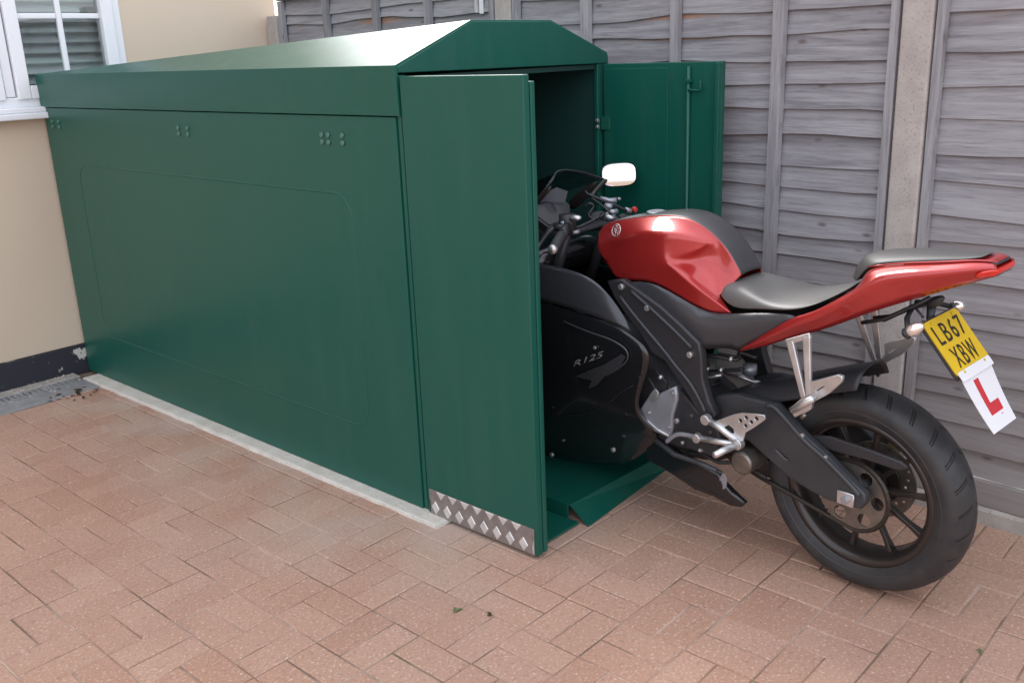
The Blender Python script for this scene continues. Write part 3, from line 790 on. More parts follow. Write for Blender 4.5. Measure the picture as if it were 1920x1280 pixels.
# two rows of diamond lugs, as a five bar plate photographed close up
for row, zc in ((0, 0.040), (2, 0.1035)):
    for k in range(-1, 9):
        yc = -0.060 - 0.0575*k + (0.0 if row != 1 else 0.0287)
        if row == 2: yc = -0.060 - 0.0575*k
        hh, hw = 0.0255, 0.0200
        pts = [(yc-hw, zc), (yc, zc+hh), (yc+hw, zc), (yc, zc-hh)]
        pts = [(min(max(a, -0.506), -0.034), min(max(b, 0.0145), 0.103)) for a, b in pts]
        if row == 2: pts = [(a, max(b, 0.0885)) for a, b in pts]; pts = [(yc-0.050, 0.103), (yc-0.008, 0.103), (yc-0.029, 0.076)]
        if any(not (-0.507 < p_[0] < -0.033) for p_ in pts): continue
        n_ = len(pts); b0 = len(V); cy = sum(p_[0] for p_ in pts)/n_; cz = sum(p_[1] for p_ in pts)/n_
        V += [(-0.0028, a, b) for a, b in pts] + [(-0.0048, cy+(a-cy)*0.8, cz+(b-cz)*0.8) for a, b in pts]
        F += [tuple(b0+n_+i for i in range(n_))] + [(b0+i, b0+(i+1) % n_, b0+n_+(i+1) % n_, b0+n_+i) for i in range(n_)]
raw('raised_lugs', V, F, M['chequer_hi'], kp)
# right door, opened flat along the fence side: we see its inner face
dr_ = empty('door', (0, 0, 0)); dr_.parent = shed
RY = -0.530
box('door_skin', (1.034, RY, 0.012), (1.058, -0.020, 1.4705), M['green'], dr_, 0.0035)
box('edge_flange', (1.012, RY, 0.014), (1.0335, RY+0.016, 1.466), M['green'], dr_, 0.002)
box('inner_lining', (1.030, -0.312, 0.05), (1.0338, -0.024, 1.452), M['green'], dr_, 0.0015)
tube('lock_rod', [(1.024, -0.402, 0.03), (1.024, -0.402, 1.455)], 0.0065, M['green'], dr_, 8)
tube('rod_handle', smooth_path([(1.020, -0.404, 1.375), (1.016, -0.43, 1.374), (1.014, -0.452, 1.374), (1.014, -0.455, 1.392), (1.014, -0.455, 1.405)], 3), 0.0045, M['green'], dr_, 6)
for z in (1.40, 0.75, 0.10): box('rod_guide', (1.016, -0.414, z), (1.0337, -0.390, z+0.012), M['green'], dr_, 0.001)
# hinges and bolts
for yc in (2.46, 1.29, 0.34):
    for dy in ((-0.035, 0.035) if yc > 0.5 else (-0.06, 0.015, 0.05)):
        for dz in (-0.011, 0.013):
            v, f = disc_vf((-0.0005, yc+dy, 1.272+dz), 0.0095, 'x', 0.007, 10); o = raw('bolt', v, f, M['bolt_green'], shed); bev(o, 0.002, 1)
for z in (1.262, 1.238):
    disc('bolt', (W-0.056, -0.010, z), 0.0085, 'y', 0.012, M['bolt'], shed, 10, 0.002)
box('hinge', (1.024, -0.052, 1.225), (1.033, -0.010, 1.275), M['green'], shed, 0.002)
box('hinge', (1.024, -0.052, 0.225), (1.033, -0.010, 0.275), M['green'], shed, 0.002)
disc('bolt', (W-0.0355, 0.30, 1.36) if False else (0.735, L-0.027, 1.23), 0.012, 'y', 0.008, M['bolt'], shed, 10, 0.002)

# ================================================================== SMALL THINGS ON THE DRIVE
def tuft(name, label, cat, loc, m, n, h, spread):
    V, F = [], []
    for i in range(n):
        a = random.uniform(0, 6.28); x, y = random.uniform(-spread, spread)*.4, random.uniform(-spread, spread)*.4
        dx, dy = math.cos(a), math.sin(a); ln = random.uniform(.5, 1)*spread; hh = random.uniform(.5, 1)*h; w = 0.0035
        k = len(V)
        V += [(x-dy*w, y+dx*w, 0), (x+dy*w, y-dx*w, 0), (x+dx*ln*.5+dy*w, y+dy*ln*.5-dx*w, hh), (x+dx*ln*.5-dy*w, y+dy*ln*.5+dx*w, hh), (x+dx*ln, y+dy*ln, hh*.7)]
        F += [(k, k+1, k+2, k+3), (k+3, k+2, k+4)]
    o = raw(name, V, F, m); o.location = loc; tag(o, label, cat); return o
tuft('weed', 'tiny green weed growing between pavers in front of the shed door', 'weed', (-0.356, -0.518, -0.002), M['weed'], 14, 0.010, 0.016)
tuft('dead_leaf', 'small dark dead leaf scrap on the pavers beside the green weed', 'leaf', (-0.314, -0.609, 0.0), M['leaf'], 7, 0.006, 0.014)
tuft('weed', 'tiny green weed in a paver joint at the lower right, near the rear tyre', 'weed', (0.360, -1.716, -0.002), M['weed'], 7, 0.008, 0.010)
V, F = [], []
for i in range(26):
    x, y = -0.20 + random.gauss(0, 0.06), 2.30 + random.gauss(0, 0.05); a = random.uniform(0, 3.1); l = random.uniform(.01, .03); w = l*.3
    k = len(V); z = 0.002 + random.uniform(0, .004)
    V += [(x-l*math.cos(a), y-l*math.sin(a), z), (x-w*math.sin(a), y+w*math.cos(a), z+.006), (x+l*math.cos(a), y+l*math.sin(a), z), (x+w*math.sin(a), y-w*math.cos(a), z+.002)]
    F.append((k, k+1, k+2, k+3))
lo = raw('leaf_litter', V, F, M['leaf']); tag(lo, 'scatter of dry brown leaf bits at the corner of the slab and the house wall', 'leaf litter', kind='stuff')
# ================================================================== MOTORCYCLE
# local frame: X forward, Y to the rider's left, Z up, origin at the rear tyre's contact
bike = empty('motorcycle', (0.504, -1.343, 0))
yaw, lean = 1.456, 0.041
bu = Vector((math.cos(yaw), math.sin(yaw), 0)); bl0 = Vector((-math.sin(yaw), math.cos(yaw), 0)); bz = Vector((0, 0, 1))
bup = bz*math.cos(lean) + bl0*math.sin(lean); bl = bl0*math.cos(lean) - bz*math.sin(lean)
bm4 = Matrix.Identity(4)
for r_ in range(3):
    bm4[r_][0] = bu[r_]; bm4[r_][1] = bl[r_]; bm4[r_][2] = bup[r_]; bm4[r_][3] = (0.504, -1.343, 0)[r_]
bike.matrix_world = bm4
tag(bike, 'red and black sports motorcycle parked half inside the open green shed', 'motorcycle')
def mir(pts): return [(p[0], -p[1], p[2]) for p in pts]
def C(p, w=0.0): return (p[0], w, p[2])

# ---------------------------------------------------------------- wheels
def wheel(name, x, R, TW, rim_r, spokes=10, rear=True):
    wh = bpy.data.objects.new(name, None); COL.objects.link(wh); wh.parent = bike; wh.location = (x, 0, R)
    h = TW/2
    tp = []
    br = rim_r + 0.006
    sidew = [(br-0.010, -0.046), (br, -0.052)]
    pr = [(br-0.012, -h*0.72), (br+0.002, -h*0.83), (br+0.016, -h*0.93), (br+0.034, -h*0.995), (R-0.040, -h*0.985), (R-0.026, -h*0.91), (R-0.014, -h*0.70), (R-0.005, -h*0.40), (R, 0)]
    pr2 = pr + [(r, -w) for r, w in reversed(pr[:-1])]
    pr2 += [(br-0.02, h*0.6), (br-0.02, -h*0.6)]
    ty = revolve('tyre', pr2, M['tyre'], wh, 96)
    bead = revolve('bead_line', [(br+0.020, h*0.945), (br+0.0215, h*0.965), (br+0.0235, h*0.968), (br+0.024, h*0.955)], M['arm'], ty, 96, closed=False)
    k = h*0.80
    rp_ = [(rim_r+0.006, -k), (rim_r+0.006, -k+0.006), (rim_r-0.008, -k+0.008), (rim_r-0.018, -0.025), (rim_r-0.020, 0.025), (rim_r-0.008, k-0.008), (rim_r+0.006, k-0.006), (rim_r+0.006, k), (rim_r-0.006, k+0.001),
          (rim_r-0.016, k-0.006), (rim_r-0.026, 0.030), (rim_r-0.028, -0.030), (rim_r-0.016, -k+0.006), (rim_r-0.006, -k-0.001)]
    rim = revolve('rim', rp_, M['rim'], wh, 96)
    revolve('hub', [(0.0, -0.050), (0.040, -0.050), (0.044, -0.030), (0.036, -0.012), (0.036, 0.012), (0.044, 0.030), (0.040, 0.050), (0.0, 0.050)], M['rim'], rim, 32, closed=False)
    for i in range(spokes):
        a = 2*math.pi*(i//2)/(spokes/2) + (0.314 if i % 2 else -0.314) + 0.16
        a0 = 2*math.pi*(i//2)/(spokes/2) + (0.34 if i % 2 else -0.34) + 0.16
        def P(r, an, w, off):
            ca, sa = math.cos(an), math.sin(an)
            return (r*sa + off*ca, w, r*ca - off*sa)
        V = []
        for r, an, hw, ht in ((0.030, a0, 0.014, 0.010), (0.09, a*0.6+a0*0.4, 0.011, 0.0075), (0.15, a, 0.010, 0.0062), (rim_r-0.022, a, 0.015, 0.0085)):
            V += [P(r, an, -hw, -ht), P(r, an, hw, -ht), P(r, an, hw, ht), P(r, an, -hw, ht)]
        F = []
        for j in range(3):
            for q_ in range(4): l = (q_+1) % 4; F.append((j*4+q_, j*4+l, j*4+4+l, j*4+4+q_))
        F += [(0,1,2,3), (12,13,14,15)]
        sp_ = raw('spoke', V, F, M['rim'], rim); bev(sp_, 0.003, 2)
    return wh
rw = wheel('rear_wheel', 0.0, 0.307, 0.130, 0.218)
def annulus(name, r0, r1, w0, w1, m, parent, holes=0, hr=0.004, hpos=None, teeth=0, tooth=0.006, cut=0, cutr=0):
    """disc in the X-Z plane with holes"""
    n = teeth*4 if teeth else 72
    out = []
    for k in range(n):
        a = 2*math.pi*k/n; r = r1
        if teeth: r = r1 if k % 4 in (0, 1) else r1-tooth
        out.append((r*math.sin(a), 0, r*math.cos(a)))
    hl = [((0, 0, 0), r0)] if r0 else []
    if r0: hl = [[(r0*math.cos(2*math.pi*k/36), 0, r0*math.sin(2*math.pi*k/36)) for k in range(36)]]
    for k in range(holes):
        a = 2*math.pi*k/holes; rr = hpos if not isinstance(hpos, (list, tuple)) else hpos[k % len(hpos)]
        hl.append(((rr*math.sin(a), 0, rr*math.cos(a)), hr))
    for k in range(cut):
        a = 2*math.pi*(k+.5)/cut
        hl.append(((cutr[0]*math.sin(a), 0, cutr[0]*math.cos(a)), cutr[1]))
    return plate(name, out, w0, w1, m, parent, hl, 0.0006)
annulus('sprocket', 0.034, 0.107, 0.066, 0.072, M['steel'], rw, teeth=48, tooth=0.007, cut=6, cutr=(0.073, 0.0205))
disc('sprocket_carrier', (0, 0.058, 0), 0.058, 'y', 0.016, M['frame'], rw, 28, 0.003)
annulus('brake_disc', 0.070, 0.115, -0.071, -0.067, M['steel'], rw, holes=24, hr=0.005, hpos=(0.083, 0.093, 0.103))
disc('disc_carrier', (0, -0.062, 0), 0.072, 'y', 0.008, M['rim'], rw, 24, 0.002)
fwh = wheel('front_wheel', 1.375, 0.298, 0.100, 0.214, rear=False)
annulus('brake_disc', 0.085, 0.146, 0.060, 0.064, M['steel'], fwh, holes=24, hr=0.005, hpos=(0.10, 0.115, 0.13))

# ---------------------------------------------------------------- chassis
ol = [(0.4426, 0.118, 0.5066), (0.3604, 0.118, 0.5318), (0.256, 0.118, 0.5337), (0.2258, 0.118, 0.5354), (0.1349, 0.118, 0.4693), (0.0585, 0.118, 0.4262), (-0.016, 0.118, 0.3739), (-0.055, 0.118, 0.3492), (-0.0597, 0.118, 0.331), (-0.0483, 0.118, 0.3101), (-0.0156, 0.118, 0.306), (0.0455, 0.118, 0.303), (0.1028, 0.118, 0.3116), (0.1712, 0.118, 0.3301), (0.2396, 0.118, 0.3662), (0.3073, 0.118, 0.4024), (0.3775, 0.118, 0.4197), (0.4425, 0.118, 0.4404)]
slot = [(0.2235, 0.118, 0.4058), (0.2109, 0.118, 0.4073), (0.167, 0.118, 0.3835), (0.1726, 0.118, 0.3761), (0.1892, 0.118, 0.3764), (0.2208, 0.118, 0.3962)]
sa = bpy.data.objects.new('swingarm', None); COL.objects.link(sa); sa.parent = bike
o = plate('arm', ol, 0.092, 0.122, M['arm'], sa, [slot], 0.006)
plate('arm', ol, -0.122, -0.092, M['arm'], sa, [slot], 0.006)
# raised spine along the top edge of the near arm
ridge = [(0.2506, 0.126, 0.533), (0.2171, 0.126, 0.5311), (0.129, 0.127, 0.4649), (0.0529, 0.127, 0.4221), (-0.0246, 0.126, 0.3678), (-0.0488, 0.125, 0.3468)]
tube('spine', smooth_path(ridge, 3), 0.0075, M['arm'], sa, 8)
box('cross_piece', (0.36, -0.092, 0.36), (0.43, 0.092, 0.44), M['arm'], sa, 0.015)
for w0, w1 in ((0.1225, 0.131), (-0.131, -0.1225)):
    c = (-0.0127, 0.125, 0.3249)
    pl_ = [(c[0]-0.020, 0, c[2]-0.018), (c[0]+0.026, 0, c[2]-0.018), (c[0]+0.026, 0, c[2]+0.018), (c[0]-0.020, 0, c[2]+0.018)]
    plate('adjuster', pl_, w0, w1, M['alu'], sa, (), 0.002)
    disc('axle_nut', (c[0]+0.001, (w0+w1)/2+(0.008 if w0 > 0 else -0.008), c[2]), 0.012, 'y', 0.014, M['silver'], sa, 6, 0.0015)
tube('axle', [(0, -0.125, 0.307), (0, 0.125, 0.307)], 0.010, M['steel'], bike, 12)
for p in ((0.1312, 0.124, 0.474), (0.0573, 0.124, 0.4288)):
    disc('bolt', (p[0], 0.126, p[2]), 0.0065, 'y', 0.010, M['alu'], sa, 8, 0.001)
# chain: two runs and the wrap round the sprocket
cp = []
fs = (0.520, 0.360)
for k in range(15): a = math.pi*(1.02 + k/14*0.96); cp.append((0.104*math.sin(a), 0.069, 0.307+0.104*math.cos(a)))
cp += [(0.18, 0.069, 0.307+0.108), (0.36, 0.069, fs[1]+0.055)]
for k in range(7): a = math.pi*(0.05 + k/6*0.92); cp.append((fs[0]+0.034*math.sin(a), 0.069, fs[1]+0.034*math.cos(a)))
cp += [(0.3, 0.069, 0.262)]
v, f = tube_vf(cp, 0.0075, 6, True); raw('chain', v, f, M['chain'], bike)
# chain guard bar behind the near arm
cgp = [(0.1163, 0.085, 0.4511), (0.0447, 0.085, 0.4577), (-0.0357, 0.085, 0.4562), (-0.113, 0.085, 0.4492), (-0.1425, 0.085, 0.4474)]
plate('chain_guard', [(0.1166, 0.09, 0.4617), (0.066, 0.09, 0.4719), (-0.0378, 0.09, 0.4684), (-0.1389, 0.09, 0.4605), (-0.1526, 0.09, 0.4526), (-0.135, 0.09, 0.4401), (-0.0393, 0.09, 0.4419), (0.0527, 0.09, 0.4383), (0.1128, 0.09, 0.442)], 0.078, 0.090, M['black'], bike, (), 0.004)
# hugger over the tyre: arched skin
rows = []
for w in (-0.088, -0.060, 0.0, 0.060, 0.088):
    row = []
    for p, dz in (((0.4448, 0, 0.4985),0), ((0.3836, 0, 0.5331),0), ((0.3187, 0, 0.5597),0), ((0.2176, 0, 0.5972),0), ((0.1276, 0, 0.6373),0), ((0.0571, 0, 0.6651),0), ((-0.0034, 0, 0.6872),0)):
        taper = 1.0 if p[0] > -0.02 else max(0.15, 1.0 - (-0.02-p[0])*6)
        row.append((p[0], w*taper, p[2] - (0.004 if abs(w) == 0.06 else 0.055*taper if abs(w) > 0.07 else 0)))
    rows.append(row)
V, F = grid_vf(rows); shell('hugger', V, F, M['black'], bike, 0.004, 2, flip='up')
# frame beams
fb = [(0.8155, 0.168, 0.8208), (0.7614, 0.168, 0.8331), (0.6863, 0.168, 0.8047), (0.6069, 0.168, 0.7735), (0.5302, 0.168, 0.7307), (0.465, 0.168, 0.6887), (0.4559, 0.168, 0.6506), (0.4532, 0.168, 0.5795), (0.4287, 0.168, 0.5102), (0.406, 0.168, 0.4784), (0.4258, 0.168, 0.4484), (0.457, 0.168, 0.4645), (0.4946, 0.168, 0.5149), (0.5455, 0.168, 0.5682), (0.5907, 0.168, 0.6126), (0.6406, 0.168, 0.6247), (0.6902, 0.168, 0.6852), (0.7478, 0.168, 0.7328), (0.7887, 0.168, 0.7754)]
for s_ in (1, -1):
    fo = plate('frame_beam', fb, s_*0.140, s_*0.170, M['frame'], bike, (), 0.006)
    l1 = [(0.765, 0.174, 0.7864), (0.7107, 0.174, 0.7384), (0.644, 0.174, 0.6856), (0.5786, 0.174, 0.6339), (0.5465, 0.174, 0.6052), (0.4894, 0.174, 0.559), (0.4489, 0.174, 0.5069), (0.4335, 0.174, 0.4783)]
    l2 = [(0.7194, 0.173, 0.8101), (0.6425, 0.173, 0.7695), (0.5519, 0.173, 0.7172), (0.4829, 0.173, 0.6731)]
    for lp in (l1, l2):
        tube('weld_ridge', [(p[0], s_*p[1], p[2]) for p in smooth_path(lp, 3)], 0.006, M['arm'], fo, 6)
for p in ((0.759, 0.176, 0.8174), (0.6535, 0.176, 0.7667), (0.4895, 0.176, 0.6498)):
    disc('bolt', (p[0], 0.173, p[2]), 0.010, 'y', 0.012, M['alu'], bike, 10, 0.002)
# engine block and gearbox between the beams (dark)
loft('engine', [[(x, w*a, z0_ + b*(z1_-z0_)) for w, b in ((-1, 0), (1, 0), (1, .5), (.9, 1), (-.9, 1), (-1, .5))] for x, a, z0_, z1_ in
     ((0.40, 0.10, 0.27, 0.42), (0.50, 0.125, 0.24, 0.50), (0.66, 0.135, 0.22, 0.56), (0.85, 0.13, 0.24, 0.64), (1.02, 0.11, 0.36, 0.70))], M['frame'], bike, 1)
ec = [(0.6324, 0.15, 0.471), (0.6014, 0.15, 0.4932), (0.5663, 0.15, 0.5133), (0.5628, 0.15, 0.4805), (0.5811, 0.15, 0.4245), (0.5832, 0.15, 0.3838), (0.592, 0.15, 0.3453), (0.6457, 0.15, 0.3495), (0.7213, 0.15, 0.385), (0.6783, 0.15, 0.4436), (0.6564, 0.15, 0.4763)]
eo = plate('engine_cover', ec, 0.136, 0.156, M['silver'], bike, (), 0.007)
tube('cover_rim', [(0.7141, 0.158, 0.3909), (0.6733, 0.158, 0.3756), (0.6353, 0.158, 0.3571), (0.5874, 0.158, 0.3494)], 0.004, M['alu'], eo, 6)
plate('clutch_arm', [(0.6581, 0.165, 0.4548), (0.6375, 0.165, 0.5001), (0.6241, 0.165, 0.4921), (0.6286, 0.165, 0.4739), (0.6476, 0.165, 0.4564)], 0.160, 0.166, M['alu'], eo, (), 0.001)
for px in ((0.5449, 0.17, 0.4174), (0.5315, 0.16, 0.3436), (0.8032, 0.19, 0.2464), (1.11, 0.19, 0.1323), (0.4717, 0.15, 0.3318)):
    disc('bolt', (px[0], px[1], px[2]), 0.0085 if px[1] > .165 else 0.006, 'y', 0.010, M['alu'], bike, 10, 0.002)
# lower engine plate / frame lower rail towards the footrest
plate('lower_rail', [(0.552, 0.145, 0.5041), (0.4845, 0.145, 0.4493), (0.4277, 0.145, 0.44), (0.4059, 0.145, 0.3882), (0.4246, 0.145, 0.3264), (0.5016, 0.145, 0.3254), (0.5678, 0.145, 0.3343), (0.5873, 0.145, 0.3809), (0.5646, 0.145, 0.4558)], 0.105, 0.146, M['black'], bike, (), 0.006)
tube('side_stand', [(0.6372, 0.165, 0.3208), (0.5589, 0.165, 0.2948), (0.4602, 0.165, 0.297), (0.4007, 0.16, 0.2888)], 0.0085, M['arm'], bike, 8)
disc('gearbox_end', (0.3225, 0.1, 0.3335), 0.038, 'y', 0.10, M['steel'], bike, 20, 0.01)
# shock absorber with spring and reservoir pieces
sh = bpy.data.objects.new('shock_absorber', None); COL.objects.link(sh); sh.parent = bike
a, b = Vector((0.5441, 0, 0.5292)), Vector((0.5376, 0, 0.4157)); ax = (b-a).normalized(); u1 = ax.orthogonal().normalized(); v1 = ax.cross(u1)
tube('spring', [a + (b-a)*(k/80) + (u1*math.cos(k*0.62)+v1*math.sin(k*0.62))*0.030 for k in range(81)], 0.0048, M['frame'], sh, 6)
tube('damper', [a-ax*0.05, b], 0.018, M['steel'], sh, 12)
tube('spring_seat', [a-ax*0.004, a+ax*0.006], 0.040, M['alu'], sh, 18)
tube('linkage', [(0.5572, 0.03, 0.5351), (0.5093, 0.05, 0.5356), (0.4723, 0.04, 0.5498)], 0.007, M['alu'], sh, 6)
tube('reservoir', [(0.4245, -0.04, 0.5704), (0.424, -0.04, 0.54)], 0.022, M['silver'], bike, 14)
tubes('brake_hose', [([(0.4341, 0.02, 0.5666), (0.3958, 0, 0.5367), (0.3494, -0.02, 0.5336)], .004), ([(0.4175, 0.03, 0.557), (0.3656, 0, 0.5331), (0.3757, -0.05, 0.5263)], .0035)], M['alu'], bike)
tubes('wiring_loom', [(smooth_path([(0.5336, 0.1, 0.7389), (0.5102, 0.09, 0.6408), (0.5145, 0.06, 0.5653), (0.4525, 0.05, 0.5712), (0.3924, 0.04, 0.5877)], 4), .0055),
    (smooth_path([(0.5106, 0.11, 0.6301), (0.4463, 0.1, 0.6333), (0.3882, 0.08, 0.6298), (0.3908, 0.06, 0.6463), (0.3387, 0.05, 0.6391)], 4), .0065),
    (smooth_path([(0.656, 0.14, 0.5561), (0.6249, 0.145, 0.5367), (0.6091, 0.14, 0.5221), (0.6166, 0.14, 0.4862)], 4), .005),
    (smooth_path([(0.6759, 0.15, 0.526), (0.654, 0.152, 0.5034), (0.6416, 0.155, 0.4846)], 4), .004),
    (smooth_path([(0.4485, 0.08, 0.4599), (0.4136, 0.06, 0.4903), (0.3484, 0.05, 0.5149), (0.2736, 0.04, 0.5203)], 4), .005),
    (smooth_path([(0.5618, 0.12, 0.2803), (0.4847, 0.125, 0.3061), (0.4245, 0.12, 0.2945), (0.3584, 0.1, 0.3052), (0.2692, 0.09, 0.2801)], 4), .006)], M['cable'], bike)
for cp_, cr_ in [([(0.4675, 0.055, 0.572), (0.4581, 0.055, 0.5725)], .009), ([(0.6291, 0.148, 0.5411), (0.6211, 0.148, 0.5351)], .009), ([(0.5099, 0.066, 0.5737), (0.5091, 0.062, 0.5649)], .009), ([(0.4065, 0.088, 0.6318), (0.3983, 0.086, 0.6314)], .010)]: tube('hose_clip', cp_, cr_, M['alu'], bike)
for p in ((0.6707, 0.16, 0.4063), (0.5696, 0.16, 0.4988), (0.5872, 0.16, 0.3774)):
    disc('bolt', (p[0], .158, p[2]), .0048, 'y', .008, M['alu'], eo, 8, .001)
for p in ((0.4652, 0.15, 0.3327), (0.5103, 0.15, 0.3647), (0.4333, 0.15, 0.4041), (0.5031, 0.15, 0.4403)):
    disc('bolt', (p[0], .147, p[2]), .0065, 'y', .010, M['steel'], bike, 6, .001)
# silencer low on the right, seen through the wheel
tube('silencer', [(0.62, -0.06, 0.22), (0.50, -0.10, 0.25), (0.40, -0.135, 0.29), (0.20, -0.165, 0.385), (0.10, -0.175, 0.430)], [0.025, 0.05, 0.06, 0.06, 0.05], M['frame'], bike, 16)
plate('white_plate', [(0.1417, -0.13, 0.4287), (0.1205, -0.13, 0.4415), (0.081, -0.13, 0.4506), (0.0947, -0.13, 0.4208), (0.0658, -0.13, 0.4272), (0.0702, -0.13, 0.3981), (0.1053, -0.13, 0.3877), (0.1248, -0.13, 0.404)], -0.150, -0.146, M['white'], bike, [[(0.1171, -0.13, 0.4356), (0.0908, -0.13, 0.4405), (0.1068, -0.13, 0.4173)]], 0.0008)  # small white cut-out plate on the right, beyond the wheel
plate('brake_caliper', [(-0.0248, -0.085, 0.4239), (-0.043, -0.085, 0.4531), (-0.0644, -0.085, 0.4446), (-0.0636, -0.085, 0.4236), (-0.0466, -0.085, 0.3975), (-0.0333, -0.085, 0.3994)], -0.105, -0.068, M['caliper'], bike, (), 0.004)
plate('caliper_bracket', [(0.0166, -0.085, 0.4357), (-0.0019, -0.085, 0.468), (-0.0166, -0.085, 0.4633), (-0.0381, -0.085, 0.4398), (-0.0267, -0.085, 0.3944), (0.0069, -0.085, 0.3718)], -0.098, -0.086, M['steel'], bike, (), 0.003)

# ---------------------------------------------------------------- footrests
def hanger(s_):
    hn = bpy.data.objects.new('footrest_hanger', None); COL.objects.link(hn); hn.parent = bike
    ol = [(0.3848, 0.188, 0.465), (0.3559, 0.188, 0.4838), (0.3236, 0.188, 0.5033), (0.2918, 0.188, 0.5183), (0.2465, 0.188, 0.5276), (0.2155, 0.188, 0.532), (0.2131, 0.188, 0.5214), (0.2459, 0.188, 0.49), (0.2785, 0.188, 0.4623), (0.2873, 0.188, 0.4321), (0.2837, 0.188, 0.4183), (0.3051, 0.188, 0.4054), (0.3228, 0.188, 0.4129), (0.3498, 0.188, 0.4416)]
    hl = [((0.295, 0.188, 0.4949), .0076), ((0.2751, 0.188, 0.5094), .0076), ((0.2407, 0.188, 0.5163), .0080), ((0.2579, 0.188, 0.5006), .0076), ((0.277, 0.188, 0.4837), .0076), [(0.3534, 0.188, 0.4588), (0.3369, 0.188, 0.471), (0.3168, 0.188, 0.4629), (0.3155, 0.188, 0.4473), (0.3319, 0.188, 0.4403), (0.351, 0.188, 0.4488)]]
    plate('heel_plate', ol, s_*0.183, s_*0.190, M['alu'], hn, hl, 0.0015)
    S = lambda p: (p[0], s_*p[1], p[2])
    tube('stay', [S((0.4181, 0.186, 0.4637)), S((0.3709, 0.192, 0.4557)), S((0.2952, 0.194, 0.4277))], 0.0105, M['alu'], hn, 10)
    tube('stay', [S((0.4528, 0.186, 0.3932)), S((0.3829, 0.192, 0.405)), S((0.3068, 0.194, 0.4178))], 0.0095, M['alu'], hn, 10)
    for p, r_ in (((0.4181, 0.186, 0.4637), .0165), ((0.45, 0.188, 0.3947), .0150), ((0.2983, 0.192, 0.4218), .017)):
        disc('boss', (p[0], s_*(p[1]+.002), p[2]), r_, 'y', 0.022, M['alu'], hn, 18, 0.003)
    tube('footpeg', [S((0.3024, 0.2, 0.418)), S((0.3112, 0.24, 0.4154)), S((0.3151, 0.285, 0.4131))], [0.011, 0.0115, 0.010], M['alu'], hn, 10)
    tube('pedal', smooth_path([S((0.5669, 0.195, 0.3489)), S((0.5431, 0.195, 0.372)), S((0.5209, 0.192, 0.3865)), S((0.4848, 0.19, 0.393)), S((0.4458, 0.195, 0.3973))], 3), 0.0072, M['silver'], hn, 8)
    return hn
hanger(1); hanger(-1)
def pillion(s_):
    pn = bpy.data.objects.new('pillion_footrest', None); COL.objects.link(pn); pn.parent = bike
    S = lambda p: (p[0], s_*p[1], p[2])
    def strut(a, b, w0, w1):
        V = []
        a, b = Vector(S(a)), Vector(S(b)); d = (b-a).normalized(); y = Vector((0, 1, 0)); x = d.cross(y).normalized()
        for p, w in ((a, w0), (b, w1)):
            V += [p - x*w - y*.006, p + x*w - y*.006, p + x*w + y*.006, p - x*w + y*.006]
        o = raw('strut', V, [(0,1,2,3), (4,5,6,7), (0,1,5,4), (1,2,6,5), (2,3,7,6), (3,0,4,7)], M['alu'], pn); bev(o, .003, 2); return o
    strut((0.1487, 0.172, 0.7643), (0.0925, 0.186, 0.6179), .0115, .0085)
    strut((0.0987, 0.172, 0.7878), (0.0776, 0.186, 0.6266), .0115, .0085)
    strut((0.1606, 0.171, 0.7577), (0.088, 0.171, 0.7916), .008, .008)
    ol = [(0.1285, 0.19, 0.5804), (0.1123, 0.19, 0.5955), (0.0901, 0.19, 0.6208), (0.063, 0.19, 0.6364), (0.0668, 0.19, 0.6713), (0.0306, 0.19, 0.6895), (-0.0117, 0.19, 0.7104), (-0.0213, 0.19, 0.708), (-0.0196, 0.19, 0.6938), (0.0144, 0.19, 0.6535), (0.0622, 0.19, 0.6164), (0.064, 0.19, 0.5976), (0.0811, 0.19, 0.5823), (0.1112, 0.19, 0.5613)]
    pp_ = plate('peg_bracket', ol, s_*0.186, s_*0.200, M['alu'], pn, [[(0.0536, 0.19, 0.6531), (0.0298, 0.19, 0.6723), (0.0225, 0.19, 0.6713), (0.0485, 0.19, 0.6473)]], 0.002)
    tube('footpeg', [S((0.1151, 0.205, 0.58)), S((0.0815, 0.215, 0.6084)), S((0.0424, 0.225, 0.6405))], 0.0095, M['alu'], pn, 10)
    tube('peg_spring', [S((0.0895, 0.2, 0.5647)), S((0.0787, 0.2, 0.5775))], 0.006, M['steel'], pn, 6)
pillion(1); pillion(-1)

# ---------------------------------------------------------------- tank
TT = [(0.9589, 0.055, 0.9647), (0.9014, 0.055, 0.9894), (0.8065, 0.055, 1.012), (0.7094, 0.055, 1.03), (0.6237, 0.055, 1.038), (0.5611, 0.054, 1.028), (0.5034, 0.053, 1.002), (0.4529, 0.052, 0.9632), (0.4208, 0.051, 0.9245), (0.3947, 0.05, 0.8827)]
CC = [(0.8797, 0.105, 0.9335), (0.7908, 0.122, 0.9602), (0.7082, 0.136, 0.9939), (0.6028, 0.136, 1.002), (0.5453, 0.106, 0.9918), (0.4935, 0.074, 0.9726), (0.4769, 0.06, 0.9643)]
PB = [(0.9296, 0.105, 0.9077), (0.8779, 0.118, 0.8725), (0.8303, 0.124, 0.8306), (0.7929, 0.126, 0.8202), (0.7185, 0.13, 0.8365), (0.6422, 0.14, 0.8406), (0.5468, 0.146, 0.8144), (0.4769, 0.14, 0.7899), (0.424, 0.13, 0.7784), (0.3753, 0.12, 0.7859)]
MM = [(0.7684, 0.134, 0.8993), (0.6904, 0.14, 0.9129), (0.6141, 0.144, 0.9165), (0.5536, 0.116, 0.9358), (0.5103, 0.088, 0.9561)]
RR = [(0.549, 0.156, 0.8934), (0.4867, 0.152, 0.8613), (0.4389, 0.142, 0.8287)]
